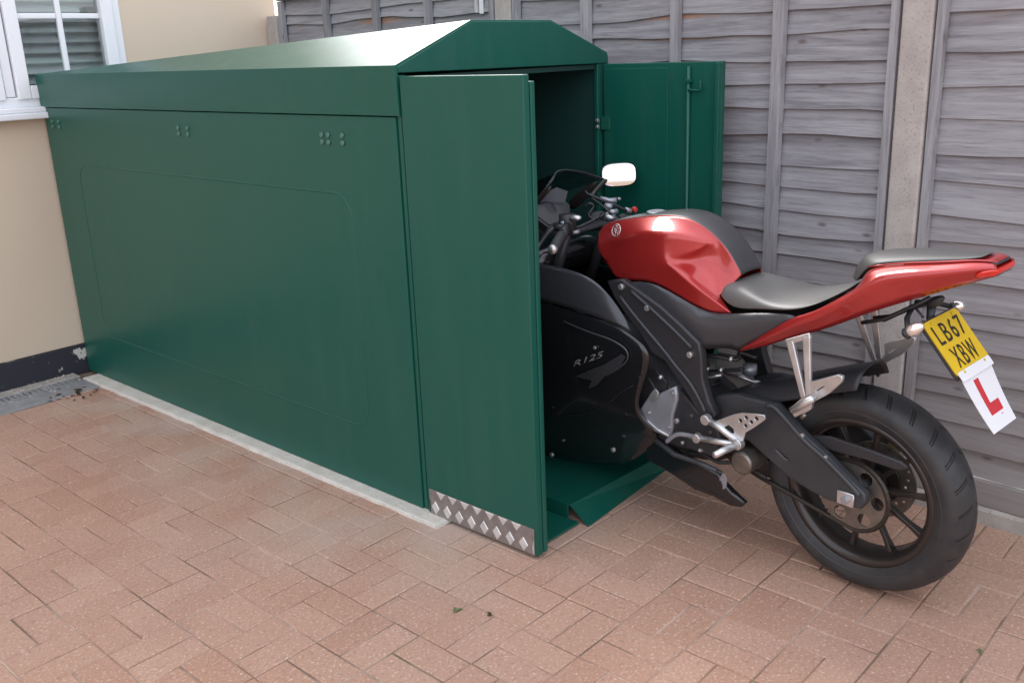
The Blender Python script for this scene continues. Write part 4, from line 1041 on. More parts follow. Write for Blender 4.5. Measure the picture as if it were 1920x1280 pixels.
RI = [(0.5732, 0.092, 0.9085), (0.515, 0.066, 0.9367), (0.4738, 0.056, 0.9309), (0.5044, 0.088, 0.8926), (0.4511, 0.062, 0.882), (0.5508, 0.138, 0.9046), (0.495, 0.128, 0.8672), (0.4448, 0.112, 0.8297), (0.4358, 0.1, 0.8253), (0.4141, 0.078, 0.8562)]
TV = TT + CC + PB + MM + RR + RI
iT, iC, iP, iM, iR, iI = 0, 10, 17, 27, 32, 35
def tk():
    T = lambda k: iT+k
    Cc = lambda k: iC+k
    P_ = lambda k: iP+k
    Mm = lambda k: iM+k
    Rr = lambda k: iR+k
    I_ = lambda k: iI+k
    F = [(T(0),T(1),Cc(1),Cc(0)), (T(1),T(2),Cc(2),Cc(1)), (T(2),T(3),Cc(3),Cc(2)), (T(3),T(4),Cc(4),Cc(3)), (T(4),T(5),Cc(5),Cc(4)), (T(5),T(6),Cc(6),Cc(5)),
         (T(6),T(7),I_(2),Cc(6)), (T(0),Cc(0),P_(0)), (Cc(0),P_(1),P_(0)), (Cc(0),Cc(1),Mm(0),P_(1)), (Cc(1),Cc(2),Mm(1),Mm(0)), (Cc(2),Cc(3),Mm(2),Mm(1)), (Cc(3),Cc(4),Mm(3),Mm(2)), (Cc(4),Cc(5),Mm(4),Mm(3)),
         (P_(1),Mm(0),P_(3),P_(2)), (Mm(0),Mm(1),P_(4),P_(3)), (Mm(1),Mm(2),P_(5),P_(4)), (Mm(2),Rr(0),P_(6),P_(5)), (Rr(0),Rr(1),P_(7),P_(6)), (Rr(1),Rr(2),P_(8),P_(7)), (Rr(2),P_(9),P_(8)),
         (Mm(2),Mm(3),I_(0),I_(5)), (Mm(2),I_(5),Rr(0)), (Mm(3),Mm(4),I_(1),I_(0)), (Mm(4),Cc(5),I_(1)), (Cc(5),Cc(6),I_(2),I_(1)),
         (I_(5),I_(6),Rr(1),Rr(0)), (I_(6),I_(7),Rr(2),Rr(1)), (I_(7),I_(8),P_(9),Rr(2)),
         (I_(0),I_(3),I_(6),I_(5)), (I_(0),I_(1),I_(3)), (I_(1),I_(2),I_(4),I_(3)), (I_(2),T(7),T(8),I_(4)), (I_(3),I_(4),I_(7),I_(6)), (I_(4),T(8),T(9),I_(9)), (I_(4),I_(9),I_(8),I_(7))]
    cr = [([Cc(k) for k in range(7)], 0.85), ([Mm(2), Mm(3), Mm(4), Cc(5)], 0.9), ([Mm(2), Rr(0), Rr(1), Rr(2), P_(9)], 0.9), ([I_(5), I_(6), I_(7), I_(8)], 0.6), ([Mm(0), Mm(1), Mm(2)], 0.3), ([Cc(0), Mm(0)], 0.4)]
    return F, cr
F, cr = tk()
tank_l = shell('tank_panel', TV, F, M['red'], bike, 0.004, 3, cr)
tank_r = shell('tank_panel', TV, F, M['red'], bike, 0.004, 3, cr, mirror=True)
rows = []
for k in (1.0, 0.6, 0.0, -0.6, -1.0):
    rows.append([(p[0], p[1]*k, p[2] + 0.005*(1-k*k)) for p in TT])
V, F = grid_vf(rows); shell('tank_cover', V, F, M['pad'], bike, 0.004, 2, flip='up')
disc('filler_cap', ((TT[2][0]+TT[3][0])/2, 0, (TT[2][2]+TT[3][2])/2+0.003), 0.030, 'z', 0.008, M['silver'], bike, 24, 0.002)
# round badge with three forks
bc = Vector((0.8036, 0.134, 0.9852)); e1 = (Vector((0.773, 0.136, 1.003))-Vector((0.8331, 0.13, 0.9659))); bn = Vector((0.10, 0.93, 0.34)).normalized()
e1 = Vector((-0.05, 0, 0.0)); e1 = (Vector((-1, 0, 0)) - bn*bn.dot(Vector((-1, 0, 0)))).normalized(); e2 = bn.cross(e1).normalized()
if e2.z < 0: e2 = -e2
bc = bc + bn*0.006
bd = bpy.data.objects.new('badge', None); COL.objects.link(bd); bd.parent = bike
tube('ring', [bc + (e1*math.cos(a)+e2*math.sin(a))*0.0190 for a in [2*math.pi*k/28 for k in range(28)]], 0.0016, M['alu'], bd, 6, True)
fk_ = []
for a in (math.pi/2, math.pi/2+2.094, math.pi/2+4.189):
    d_ = e1*math.cos(a)+e2*math.sin(a); t_ = -e1*math.sin(a)+e2*math.cos(a)
    fk_ += [([bc - d_*.018, bc + d_*.004], .0011), ([bc + d_*.003 + t_*.0032, bc + d_*.0175 + t_*.0032], .0010), ([bc + d_*.003 - t_*.0032, bc + d_*.0175 - t_*.0032], .0010)]
tubes('tuning_forks', fk_, M['alu'], bd)
# dark side cover under the tank and seat
SP = [(0.7819, 0.146, 0.821), (0.7026, 0.148, 0.8404), (0.632, 0.152, 0.8418), (0.5436, 0.15, 0.8128), (0.4754, 0.142, 0.7875), (0.4195, 0.136, 0.7782), (0.2833, 0.134, 0.8103), (0.1771, 0.136, 0.8264), (0.1568, 0.14, 0.8227), (0.2028, 0.14, 0.788), (0.2573, 0.138, 0.7483), (0.3167, 0.132, 0.7002), (0.3496, 0.13, 0.6803), (0.385, 0.142, 0.6874), (0.4467, 0.152, 0.6676), (0.4752, 0.155, 0.6792), (0.5392, 0.157, 0.725), (0.6154, 0.158, 0.7695), (0.696, 0.157, 0.8021)]
cv = (0.4313, 0.16, 0.7324)
V = SP + [(0.522, 0.162, 0.7622), (0.4222, 0.164, 0.7353), (0.3202, 0.152, 0.7524), (0.2416, 0.146, 0.7811), (0.6391, 0.16, 0.8149)]
n0 = len(SP)
F = [(0,1,n0+4,18), (1,2,n0+4), (2,3,n0,n0+4), (n0+4,n0,17,18), (3,4,n0), (n0,16,17), (4,n0+1,n0), (n0,n0+1,15,16), (4,5,n0+1), (5,6,n0+2,n0+1), (n0+1,14,15), (n0+1,n0+2,13,14), (6,7,n0+3,n0+2), (7,8,9,n0+3), (n0+3,9,10), (n0+3,10,11,n0+2), (n0+2,11,12,13)]
for mr_ in (False, True): shell('side_cover', V, F, M['grey'], bike, 0.004, 1, mirror=mr_)
# seats
def seat(name, tops, sides, m, lift=0.0):
    rows = []
    for t_, s_ in zip(tops, sides):
        W_ = s_[1]; zc = t_[2]; xs, zs = s_[0], s_[2]
        r = []
        for fw, fz, fx in ((.98, 1.03, 1.0), (1.0, .95, 1.0), (.97, .62, .9), (.86, .28, .75), (.66, .09, .5), (.36, .015, .2), (0, 0, 0)):
            r.append((t_[0] + (xs-t_[0])*fx, W_*fw, zc + (zs-zc)*fz))
        rows.append(r + [(p[0], -p[1], p[2]) for p in reversed(r[:-1])])
    def mixr(ra, rb, t): return [tuple(p[i]+(q_[i]-p[i])*t for i in range(3)) for p, q_ in zip(ra, rb)]
    rows = [rows[0], mixr(rows[0], rows[1], .12)] + rows[1:-1] + [mixr(rows[-1], rows[-2], .15), rows[-1]]
    V, F = grid_vf(rows)
    n = len(rows[0]); k = len(rows)
    F += [tuple(range(n)), tuple((k-1)*n+i for i in range(n))]
    # underside
    F += [(i*n, (i+1)*n, (i+1)*n+n-1, i*n+n-1) for i in range(k-1)]
    me = bpy.data.meshes.new(name); me.from_pydata(V, [], F); bm = bmesh.new(); bm.from_mesh(me); bmesh.ops.recalc_face_normals(bm, faces=bm.faces); bm.to_mesh(me); bm.free()
    o = link(name, me, m, bike, True)
    ss = o.modifiers.new('sub', 'SUBSURF'); ss.levels = 2; ss.render_levels = 2
    return o
seat('rider_seat', [(0.405, -0.05, 0.8675), (0.4085, -0.05, 0.8691), (0.3737, -0.05, 0.8578), (0.3274, -0.05, 0.843), (0.2576, -0.05, 0.8455), (0.1832, -0.05, 0.8644), (0.1219, -0.05, 0.8819), (0.0863, -0.05, 0.8922)],
     [(0.4316, 0.108, 0.8309), (0.3754, 0.124, 0.797), (0.2862, 0.13, 0.8176), (0.2345, 0.134, 0.8265), (0.1637, 0.138, 0.8379), (0.1013, 0.142, 0.8632), (0.0339, 0.128, 0.907), (0.0037, 0.105, 0.9325)], M['vinyl'])
seat('pillion_seat', [(0.0697, -0.02, 0.9195), (0.0583, -0.02, 0.962), (0.033, -0.02, 0.9892), (-0.0048, -0.02, 1), (-0.0635, -0.02, 1.01), (-0.1459, -0.02, 1.018), (-0.2081, -0.02, 1.023), (-0.2582, -0.02, 1.027)],
     [(0.0288, 0.06, 0.9231), (-0.0047, 0.076, 0.9646), (-0.0336, 0.082, 0.982), (-0.0721, 0.08, 0.9931), (-0.1283, 0.072, 1.001), (-0.1858, 0.062, 1.009), (-0.2404, 0.05, 1.016), (-0.2842, 0.034, 1.028)], M['vinyl2'])
# tail
U = [(0.3453, 0.128, 0.6868), (0.3154, 0.134, 0.7051), (0.2574, 0.138, 0.7522), (0.2003, 0.144, 0.7934), (0.1524, 0.147, 0.8272), (0.097, 0.148, 0.8479), (0.0265, 0.14, 0.8994), (-0.0041, 0.126, 0.9226), (-0.0148, 0.11, 0.9414), (-0.018, 0.094, 0.9723), (-0.0767, 0.088, 0.9886), (-0.141, 0.08, 0.999), (-0.2093, 0.068, 1.007), (-0.2765, 0.052, 1.019), (-0.3123, 0.036, 1.015)]
K = [(0.3398, 0.13, 0.6855), (0.3111, 0.14, 0.7006), (0.2409, 0.15, 0.749), (0.1842, 0.156, 0.7839), (0.1328, 0.161, 0.8142), (0.0782, 0.162, 0.8411), (0.0143, 0.16, 0.8907), (-0.0274, 0.155, 0.9254), (-0.0527, 0.15, 0.9479), (-0.0791, 0.14, 0.9725), (-0.1294, 0.13, 0.9817), (-0.1845, 0.116, 0.991), (-0.2312, 0.096, 0.9977), (-0.2845, 0.072, 1.006), (-0.3188, 0.05, 1.009)]
Lw = [(0.3467, 0.126, 0.6788), (0.3215, 0.125, 0.687), (0.2579, 0.128, 0.7121), (0.1911, 0.132, 0.7484), (0.1498, 0.132, 0.7666), (0.1046, 0.132, 0.7862), (0.0631, 0.128, 0.8065), (0.0056, 0.122, 0.8376), (-0.0363, 0.116, 0.8615), (-0.0892, 0.108, 0.8868), (-0.1267, 0.098, 0.9041), (-0.1737, 0.084, 0.9242), (-0.2222, 0.068, 0.9463), (-0.277, 0.052, 0.9692), (-0.3167, 0.04, 0.9861)]
V, F = grid_vf([U, K, Lw]); nc = len(U)
crs = [([nc+i for i in range(nc)], 0.95)]
for mr_ in (False, True): shell('tail_panel', V, F, M['red'], bike, 0.004, 2, crs, mirror=mr_)
# undertray between the tail panels
rows = [[(p[0], p[1]*k*0.98, p[2]+0.004) for p in Lw[2:]] for k in (1, .5, 0, -.5, -1)]
V, F = grid_vf(rows); shell('undertray', V, F, M['black'], bike, 0.004, 1, flip='up')
# tail lamp and rear fin
rows = []
for px, py, w, hh in ((1372,300,.060,.006), (1400,300,.056,.010), (1470,296,.046,.011), (1520,290,.034,.010), (1538,284,.018,.006)):
    pass
tl = [(-0.2739, 0.055, 0.983), (-0.2827, 0.06, 0.9969), (-0.3058, 0.054, 1.004), (-0.3233, 0.042, 1.006), (-0.3267, 0.03, 0.9976), (-0.3246, 0.034, 0.9892), (-0.3041, 0.046, 0.9848), (-0.2828, 0.054, 0.98)]
rings = []
for k, sc_ in ((1.0, .85), (.8, .98), (0, 1.0), (-.8, .98), (-1.0, .85)):
    cx_ = sum(p[0] for p in tl)/8; cz_ = sum(p[2] for p in tl)/8
    rings.append([(cx_ + (p[0]-cx_)*sc_ + 0.001, (p[1]+0.019)*k, cz_ + (p[2]-cz_)*sc_) for p in tl])
loft('tail_light', rings, M['redlens'], bike, 2)
fa, fb_ = (-0.3085, 0.046, 1.011), (-0.3172, -0.046, 1.01)
loft('rear_fin', [[(fa[0]+x, w, fa[2]+z) for x, z in ((.035, -.004), (.035, .004), (-.004, .008), (-.012, .004), (-.004, -.004))] for w in (.046, .02, -.02, -.046)], M['black'], bike, 1)
rows = [[(p[0], p[1]*k, p[2]+(0.004 if abs(k) < 1 else 0)) for p in U[9:]] for k in (.96, .5, 0, -.5, -.96)]
V, F = grid_vf(rows); shell('tail_top', V, F, M['red'], bike, 0.003, 1, flip='up')
# plate holder
tubes('tail_bracket', [([(0.0118, 0.05, 0.8099), (-0.0481, 0.05, 0.8306), (-0.1208, 0.04, 0.8774), (-0.1572, 0.03, 0.9041)], .0055), ([(-0.0043, 0.02, 0.8202), (-0.0683, 0.02, 0.839), (-0.1158, 0.02, 0.8679), (-0.144, 0.03, 0.8489)], .004), ([(-0.0122, -0.02, 0.802), (-0.0747, -0.02, 0.8438), (-0.1437, -0.02, 0.8764)], .005)], M['frame'], bike)
loft('lamp_box', [[(-0.1326, 0.03, 0.8867), (-0.1572, 0.03, 0.9041), (-0.182, 0.03, 0.9135), (-0.1929, 0.03, 0.9081), (-0.184, 0.03, 0.887), (-0.1519, 0.03, 0.8592)], [C(p, .0) for p in ((-0.1326, 0.03, 0.8867), (-0.1572, 0.03, 0.9041), (-0.182, 0.03, 0.9135), (-0.1929, 0.03, 0.9081), (-0.184, 0.03, 0.887), (-0.1519, 0.03, 0.8592))]], M['black'], bike, 1)
tube('holder_arm', [(-0.1492, 0, 0.8734), Vector((-0.1684, 0, 0.848)) + Vector((.02, 0, -.005)), Vector((-0.2151, 0, 0.7971)) + Vector((.022, 0, -.012))], 0.012, M['black'], bike, 8)
pTL, pTR, pBR, pBL = Vector((-0.1739, 0.088, 0.8555)), Vector((-0.1636, -0.088, 0.8442)), Vector((-0.2639, -0.088, 0.7306)), Vector((-0.2716, 0.088, 0.7326))
tm, bt = (pTL+pTR)/2, (pBL+pBR)/2
pd = (bt-tm); pd.y = 0; PH = pd.length; pd.normalize(); pxd = Vector((0, -1, 0)); pn_ = pxd.cross(-pd).normalized()   # towards the reader
def rectplate(name, c_top, w, h_, d, m, parent, off=0.0, round_=0.012):
    n = []
    for cx_, cy_, a0 in ((w/2-round_, round_, -90), (w/2-round_, h_-round_, 0), (-w/2+round_, h_-round_, 90), (-w/2+round_, round_, 180)):
        for k in range(4): a = math.radians(a0+30*k); n.append((cx_+round_*math.cos(a), cy_+round_*math.sin(a)))
    V = [c_top + pxd*x + pd*y + pn_*off for x, y in n] + [c_top + pxd*x + pd*y + pn_*(off+d) for x, y in n]; P = len(n)
    F = [tuple(range(P)), tuple(range(2*P-1, P-1, -1))] + [(k, (k+1) % P, P+(k+1) % P, P+k) for k in range(P)]
    return raw(name, V, F, m, parent)
PW = 0.178
npl = rectplate('number_plate', tm, PW, PH, 0.003, M['yellow'], bike)
bk_ = rectplate('plate_backing', tm - pd*0.004, PW+0.010, PH+0.012, 0.006, M['black'], bike, -0.0065)
def ptext(name, body, w, h_, ytop, m, parent, base, off, bold=0.0):
    return text_mesh(name, body, m, parent, w, h_, base - pxd*(w/2)*1 + pd*(ytop+h_) + pn_*off, pxd, -pd, 0.0006, 0, bold, 1.25)
for sx_, sy_ in ((-.055, .010), (.055, .010), (-.055, .150), (.055, .150)):
    p_ = tm + pxd*sx_ + pd*sy_ + pn_*.004
    tube('screw', [p_, p_ + pn_*.002], .0042, M['yellow'], npl, 10)
ptext('lettering', 'LB67', 0.142, 0.054, 0.016, M['ink'], npl, tm, 0.0036, 0.006)
ptext('lettering', 'XBW', 0.116, 0.054, 0.084, M['ink'], npl, tm, 0.0036, 0.006)
# clear indicators
def indicator(p0, p1, r, s_):
    i_ = bpy.data.objects.new('indicator', None); COL.objects.link(i_); i_.parent = bike
    a, b = Vector(p0), Vector(p1)
    pts = [a + (b-a)*t for t in (0, .15, .4, .7, .92, 1)]
    tube('lens', pts, [r*.75, r*.98, r*1.0, r*.85, r*.5, r*.15], M['lens'], i_, 16)
    tube('base', [a - (b-a)*.28, a - (b-a)*.15, a], [r*.5, r*.9, r*.85], M['black'], i_, 16)
    tube('bulb', [a + (b-a)*.3, a + (b-a)*.6], r*.35, M['orange'], i_, 10)
    tube('stem', [a, (a.x+0.03, a.y - s_*.05, a.z+.02), (a.x+.05, 0, a.z+.03)], 0.007, M['black'], i_, 8)
indicator((-0.1505, 0.12, 0.8332), (-0.1846, 0.112, 0.8595), 0.0165, 1)
indicator((-0.1583, -0.105, 0.8454), (-0.1822, -0.12, 0.8523), 0.0155, -1)

# ---------------------------------------------------------------- fairing
G0 = [(1.093, 0.205, 0.8496), (1.013, 0.2, 0.8542), (0.905, 0.193, 0.8415), (0.8369, 0.188, 0.8176), (0.7592, 0.182, 0.7508), (0.7223, 0.18, 0.6953)]
G1 = [(1.076, 0.225, 0.7927), (0.9947, 0.222, 0.7964), (0.8868, 0.215, 0.7869), (0.8204, 0.208, 0.7714), (0.7581, 0.196, 0.727), (0.7175, 0.184, 0.6907)]
G2 = [(1.072, 0.234, 0.7343), (0.9913, 0.23, 0.7317), (0.8828, 0.223, 0.7231), (0.8177, 0.214, 0.7126), (0.7572, 0.202, 0.7021), (0.7138, 0.186, 0.6864)]
def fwd(row, z_add=0):
    a = row[0]; out = []
    for dx, kw, dz in ((0.46, .40, 1.0), (0.36, .66, .7), (0.24, .86, .4), (0.12, .97, .15)):
        out.append((a[0]+dx, a[1]*kw, a[2] + z_add*dz))
    return out + row
V, F = grid_vf([fwd(G0, .02), fwd(G1, .0), fwd(G2, .02)]); nc = len(G0)+4
for mr_ in (False, True): shell('upper_fairing', V, F, M['grey'], bike, 0.004, 2, [([2*nc+i for i in range(nc)], 1)], mirror=mr_)
L0 = [(1.079, 0.228, 0.7258), (0.998, 0.224, 0.7232), (0.8892, 0.217, 0.7148), (0.8229, 0.209, 0.7048), (0.7612, 0.198, 0.6958), (0.6771, 0.184, 0.6563)]
L1 = [(1.084, 0.232, 0.6181), (0.997, 0.232, 0.6266), (0.8857, 0.226, 0.6273), (0.8185, 0.218, 0.6248), (0.7302, 0.204, 0.6256), (0.6283, 0.188, 0.6254)]
L2 = [(1.095, 0.23, 0.5055), (1.007, 0.23, 0.5194), (0.8931, 0.224, 0.5377), (0.8114, 0.214, 0.5477), (0.7348, 0.202, 0.5562), (0.6557, 0.184, 0.5467)]
L3 = [(1.114, 0.222, 0.386), (1.026, 0.22, 0.4014), (0.9095, 0.214, 0.4292), (0.8186, 0.204, 0.4433), (0.7534, 0.194, 0.4539), (0.6953, 0.18, 0.4615)]
L4 = [(1.142, 0.205, 0.2701), (1.052, 0.203, 0.288), (0.9342, 0.196, 0.3123), (0.8392, 0.188, 0.3302), (0.7679, 0.182, 0.3662), (0.7041, 0.174, 0.3989)]
L5 = [(1.183, 0.175, 0.1617), (1.092, 0.172, 0.1811), (0.9712, 0.165, 0.2019), (0.8545, 0.16, 0.2354), (0.7411, 0.158, 0.2812), (0.64, 0.155, 0.3529)]
L6 = [(1.25, 0.12, 0.0631), (1.155, 0.118, 0.0746), (1.026, 0.115, 0.0974), (0.9044, 0.112, 0.1255), (0.7857, 0.112, 0.1732), (0.6581, 0.135, 0.3039)]
V, F = grid_vf([fwd(L0, .05), fwd(L1, .08), fwd(L2, .14), fwd(L3, .2), fwd(L4, .24), fwd(L5, .26), fwd(L6, .26)])
fl = None
for mr_ in (False, True):
    o = shell('lower_fairing', V, F, M['gloss'], bike, 0.004, 2, mirror=mr_)
    fl = fl or o
for p in ((0.6757, 0.19, 0.5381), (0.7422, 0.185, 0.3922), (1.053, 0.222, 0.3448)):
    disc('screw', (p[0], p[1]+.001, p[2]), 0.0045, 'y', .005, M['frame'], fl, 10, .001)
tube('panel_seam', smooth_path([(p[0], p[1]+.0022, p[2]) for p in ((1.047, 0.206, 0.3094), (0.9251, 0.203, 0.3482), (0.8204, 0.204, 0.4071), (0.751, 0.196, 0.4698), (0.7049, 0.19, 0.5025))], 4), .0016, M['cable'], fl, 6)
# edge line of the side scoop
sc1 = [(0.9693, 0.232, 0.6789), (0.9087, 0.231, 0.6701), (0.8441, 0.228, 0.6621), (0.7912, 0.222, 0.656), (0.7539, 0.216, 0.6474), (0.7219, 0.209, 0.6316), (0.7105, 0.206, 0.6136), (0.7141, 0.206, 0.5932), (0.736, 0.208, 0.5679), (0.7695, 0.212, 0.5425), (0.8035, 0.216, 0.5212)]
tube('scoop_lip', smooth_path(sc1, 4), 0.0032, M['grey'], fl, 8)
V = [(0.8101, 0.2245, 0.668), (0.7415, 0.2125, 0.6785), (0.7485, 0.213, 0.6717), (0.7966, 0.224, 0.6554)]
scv = [(0.9331, 0.226, 0.4903), (0.8708, 0.224, 0.5252), (0.7996, 0.218, 0.562), (0.7334, 0.209, 0.6094), (0.7162, 0.208, 0.6028), (0.7416, 0.21, 0.5626), (0.7959, 0.216, 0.5259), (0.8403, 0.219, 0.478), (0.8767, 0.222, 0.4581), (0.8594, 0.222, 0.492)]
v_ = [(p[0], p[1]+.001, p[2]) for p in scv]
o = raw('scoop_graphic', v_, [tuple(range(len(v_)))], M['black'], fl)
ta, tb, tc_ = Vector((0.9338, 0.2285, 0.5249)), Vector((0.7942, 0.2175, 0.5917)), Vector((0.9173, 0.2285, 0.55))
text_mesh('lettering', 'R125', M['grey_mark'], fl, (tb-ta).length, 0.018, ta + Vector((0, .003, 0)), tb-ta, (Vector((0, 0, 1)) - (tb-ta).normalized()*(tb-ta).normalized().z), 0.0005, 0.45, 0.004)
disc('bolt', ((0.8369, 0.222, 0.6117)[0], .224, (0.8369, 0.222, 0.6117)[2]), 0.006, 'y', 0.006, M['alu'], fl, 10, 0.001)
# belly pan tail
BO = [(0.7018, 0.12, 0.2673), (0.6624, 0.13, 0.302), (0.5813, 0.128, 0.2701), (0.4992, 0.115, 0.2629), (0.4215, 0.1, 0.2534), (0.4073, 0.09, 0.2264), (0.3717, 0.08, 0.2044), (0.3341, 0.07, 0.1869), (0.3413, 0.07, 0.1774), (0.3749, 0.075, 0.1687), (0.4353, 0.088, 0.1786), (0.5114, 0.1, 0.1774), (0.5943, 0.115, 0.1994), (0.6602, 0.12, 0.2102), (0.7103, 0.12, 0.2219)]
for s_ in (1, -1): plate('belly_pan', BO, s_*0.102, s_*0.128, M['gloss'], bike, (), 0.008)
tube('belly_edge', [(0.5789, 0.131, 0.2696), (0.4868, 0.131, 0.2706), (0.3986, 0.131, 0.2705)], 0.0035, M['grey'], bike, 6)
plate('belly_clip', [(0.4118, 0.13, 0.2422), (0.3993, 0.13, 0.2721), (0.3855, 0.13, 0.2567), (0.3866, 0.13, 0.2248), (0.3979, 0.13, 0.2152), (0.4011, 0.13, 0.2429)], 0.128, 0.132, M['silver'], bike, (), 0.001)
# nose, screen, dash
nose = []
for x, w, zb, zt in ((1.12, .205, .80, .905), (1.24, .205, .76, .885), (1.38, .185, .74, .865), (1.52, .13, .74, .83), (1.62, .045, .75, .79)):
    nose.append([(x, w*a, zb + (zt-zb)*b) for a, b in ((1, 0), (1.04, .4), (.88, .85), (.45, 1.0), (-.45, 1.0), (-.88, .85), (-1.04, .4), (-1, 0), (-.5, -.1), (.5, -.1))])
loft('nose_fairing', nose, M['gloss'], bike, 2)
rim_ = [(1.147, 0.165, 1.05), (1.11, 0.15, 1.094), (1.101, 0.12, 1.122), (1.118, 0.085, 1.141), (1.122, 0.03, 1.139), (1.126, -0.05, 1.118), (1.119, -0.1, 1.099), (1.109, -0.135, 1.083)]
scr = [rim_, [(p[0]+.16, p[1]*.92, p[2]-.050) for p in rim_], [(1.46 + .02*(1-abs(p[1])*5), p[1]*.66, p[2]*.3+.68 - abs(p[1])*.2) for p in rim_]]
V, F = grid_vf(scr); so_ = shell('windscreen', V, F, M['clear'], bike, 0.003, 2, flip='up')
tube('screen_edge', smooth_path(rim_, 3), 0.0026, M['black'], bike, 6)
ck = [(1.326, -0.13, 0.9644), (1.254, -0.14, 1.021), (1.183, -0.15, 1.067), (1.161, -0.16, 1.073), (1.167, -0.16, 1.051), (1.232, -0.15, 0.9853), (1.281, -0.14, 0.9402)]
loft('screen_cheek', [ck, [(p[0]+.01, p[1]-.016, p[2]) for p in ck]], M['rim'], bike, 1)
ck = [(1.156, 0.15, 1.038), (1.113, 0.145, 1.08), (1.088, 0.125, 1.113), (1.091, 0.12, 1.1), (1.106, 0.14, 1.075), (1.148, 0.15, 1.03)]
loft('screen_cheek', [ck, [(p[0]+.01, p[1]+.012, p[2]) for p in ck]], M['rim'], bike, 1)
db = bpy.data.objects.new('instrument_panel', None); COL.objects.link(db); db.parent = bike
dc = Vector((1.187, 0.05, 0.9857)); dn = Vector((-0.80, 0.10, 0.60)).normalized(); d1 = Vector((0, 1, 0)); d1 = (d1-dn*d1.dot(dn)).normalized(); d2 = dn.cross(d1)
if d2.z < 0: d2 = -d2
hx = [(-1, .2), (-.75, .85), (.75, .85), (1, .2), (.6, -.9), (-.6, -.9)]
for nm, sc_, o0, o1, mt in (('housing', 1.0, -.03, .006, 'black'), ('display', .86, .0065, .010, 'dash')):
    V = [dc + d1*x*.085*sc_ + d2*y*.052*sc_ + dn*o0 for x, y in hx] + [dc + d1*x*.085*sc_ + d2*y*.052*sc_ + dn*o1 for x, y in hx]
    o = raw(nm, V, [tuple(range(6)), tuple(range(6, 12))] + [(k, (k+1) % 6, 6+(k+1) % 6, 6+k) for k in range(6)], M[mt], db); bev(o, .003, 2)
sq = [(1.21, 0.04, 1.061), (1.169, 0.04, 1.077), (1.136, 0.02, 1.063), (1.152, 0.02, 1.022), (1.235, 0.06, 1.026)]
o = raw('screen_cover_sheen', sq + [(p[0]+.012, p[1], p[2]-.008) for p in sq], [tuple(range(5)), tuple(range(5, 10))] + [(k, (k+1) % 5, 5+(k+1) % 5, 5+k) for k in range(5)], M['silver'], db)  # lower screen cover, its pale reflection painted in as silver
# bars, levers, controls
for s_ in (1, -1):
    hb = bpy.data.objects.new('handlebar', None); COL.objects.link(hb); hb.parent = bike
    a, b = Vector((1.085, s_*.10, .945)), Vector((0.985, s_*.335, .915))
    if s_ == 1:
        b = Vector((0.8953, 0.335, 0.9501)); a = Vector((1.027, 0.135, 0.9778))
    tube('bar', [a, a + (b-a)*.4], 0.0105, M['frame'], hb, 10)
    tube('grip', [a + (b-a)*.38, a + (b-a)*.42, a + (b-a)*.95], [.014, .0165, .0165], M['rubber'], hb, 14)
    tube('bar_end', [a + (b-a)*.95, b], [.0165, .013], M['alu'], hb, 12)
    mid = a + (b-a)*.30
    loft('switchgear', [[mid + (b-a)*t + Vector((x*.022*k, 0, z*.024*k)) for x, z in ((1, 1), (-1, 1), (-1.1, -.4), (-.6, -1.1), (.8, -1))] for t, k in ((-.1, .7), (-.06, 1), (.06, 1), (.10, .75))], M['black'], hb, 1)
    tube('lever', smooth_path([a + (b-a)*.2 + Vector((.045, 0, .004)), a + (b-a)*.45 + Vector((.062, 0, 0)), a + (b-a)*.95 + Vector((.070, 0, -.004))], 4), [.009]*4 + [.0065]*5, M['frame'], hb, 8)
    tube('lever_clamp', [a + (b-a)*.2, a + (b-a)*.2 + Vector((.045, 0, .008))], .013, M['frame'], hb, 8)
    tube('clip_on', [a + Vector((.02, -s_*.02, -.03)), a + Vector((.02, -s_*.02, .03))], .028, M['frame'], hb, 16)
loft('master_cylinder', [[Vector(p) + Vector((0, w, 0)) for p in ((1.032, 0.12, 1.008), (1.004, 0.12, 1.015), (0.9723, 0.12, 1.009), (0.9786, 0.12, 0.9932), (1.006, 0.12, 0.9914), (1.027, 0.12, 0.9975))] for w in (-.018, .018)], M['alu'], bike, 1)
tubes('control_cables', [(smooth_path([(1.077, -0.02, 1.051), (1.051, -0.05, 1.031), (1.017, -0.08, 1.011), (0.9931, -0.12, 0.9834)], 3), .0055),
       (smooth_path([(1.034, 0.05, 1.021), (1.012, 0.04, 1.036), (1.006, 0.03, 1.023), (1.012, 0.05, 0.9977), (0.9932, 0.03, 0.9817), (0.9822, 0, 1)], 3), .0045),
       (smooth_path([(1.083, 0.1, 0.9737), (1.028, 0.1, 0.9627), (1.004, 0.06, 0.9748), (0.9868, 0.02, 0.992)], 3), .005),
       (smooth_path([(1.095, 0.2, 0.9286), (1.073, 0.18, 0.9671), (1.073, 0.14, 0.9822), (1.042, 0.1, 0.9895)], 3), .004),
       (smooth_path([(1.102, -0.03, 1.059), (1.075, -0.03, 1.038), (1.023, -0.02, 1.021), (0.9519, 0, 0.9976)], 3), .0045)], M['cable'], bike)
tubes('brake_hardware', [([(1.099, -0.1, 1.021), (1.078, -0.12, 1.011), (1.057, -0.14, 1.012)], .010), ([(1.038, -0.06, 1.01), (1.016, -0.07, 1.002)], .012), ([(1.062, -0.15, 1.013), (1.058, -0.16, 1.014)], .006), ([(1.049, 0.14, 0.9848), (1.037, 0.14, 0.9833)], .009), ([(1.02, 0.12, 0.9503), (1.009, 0.1, 0.9506)], .007), ([(0.978, -0.02, 0.997), (0.9751, -0.05, 0.9965)], .010), ([(1.028, -0.15, 0.9794), (1.019, -0.17, 0.9708)], .010)], M['silver'], bike)
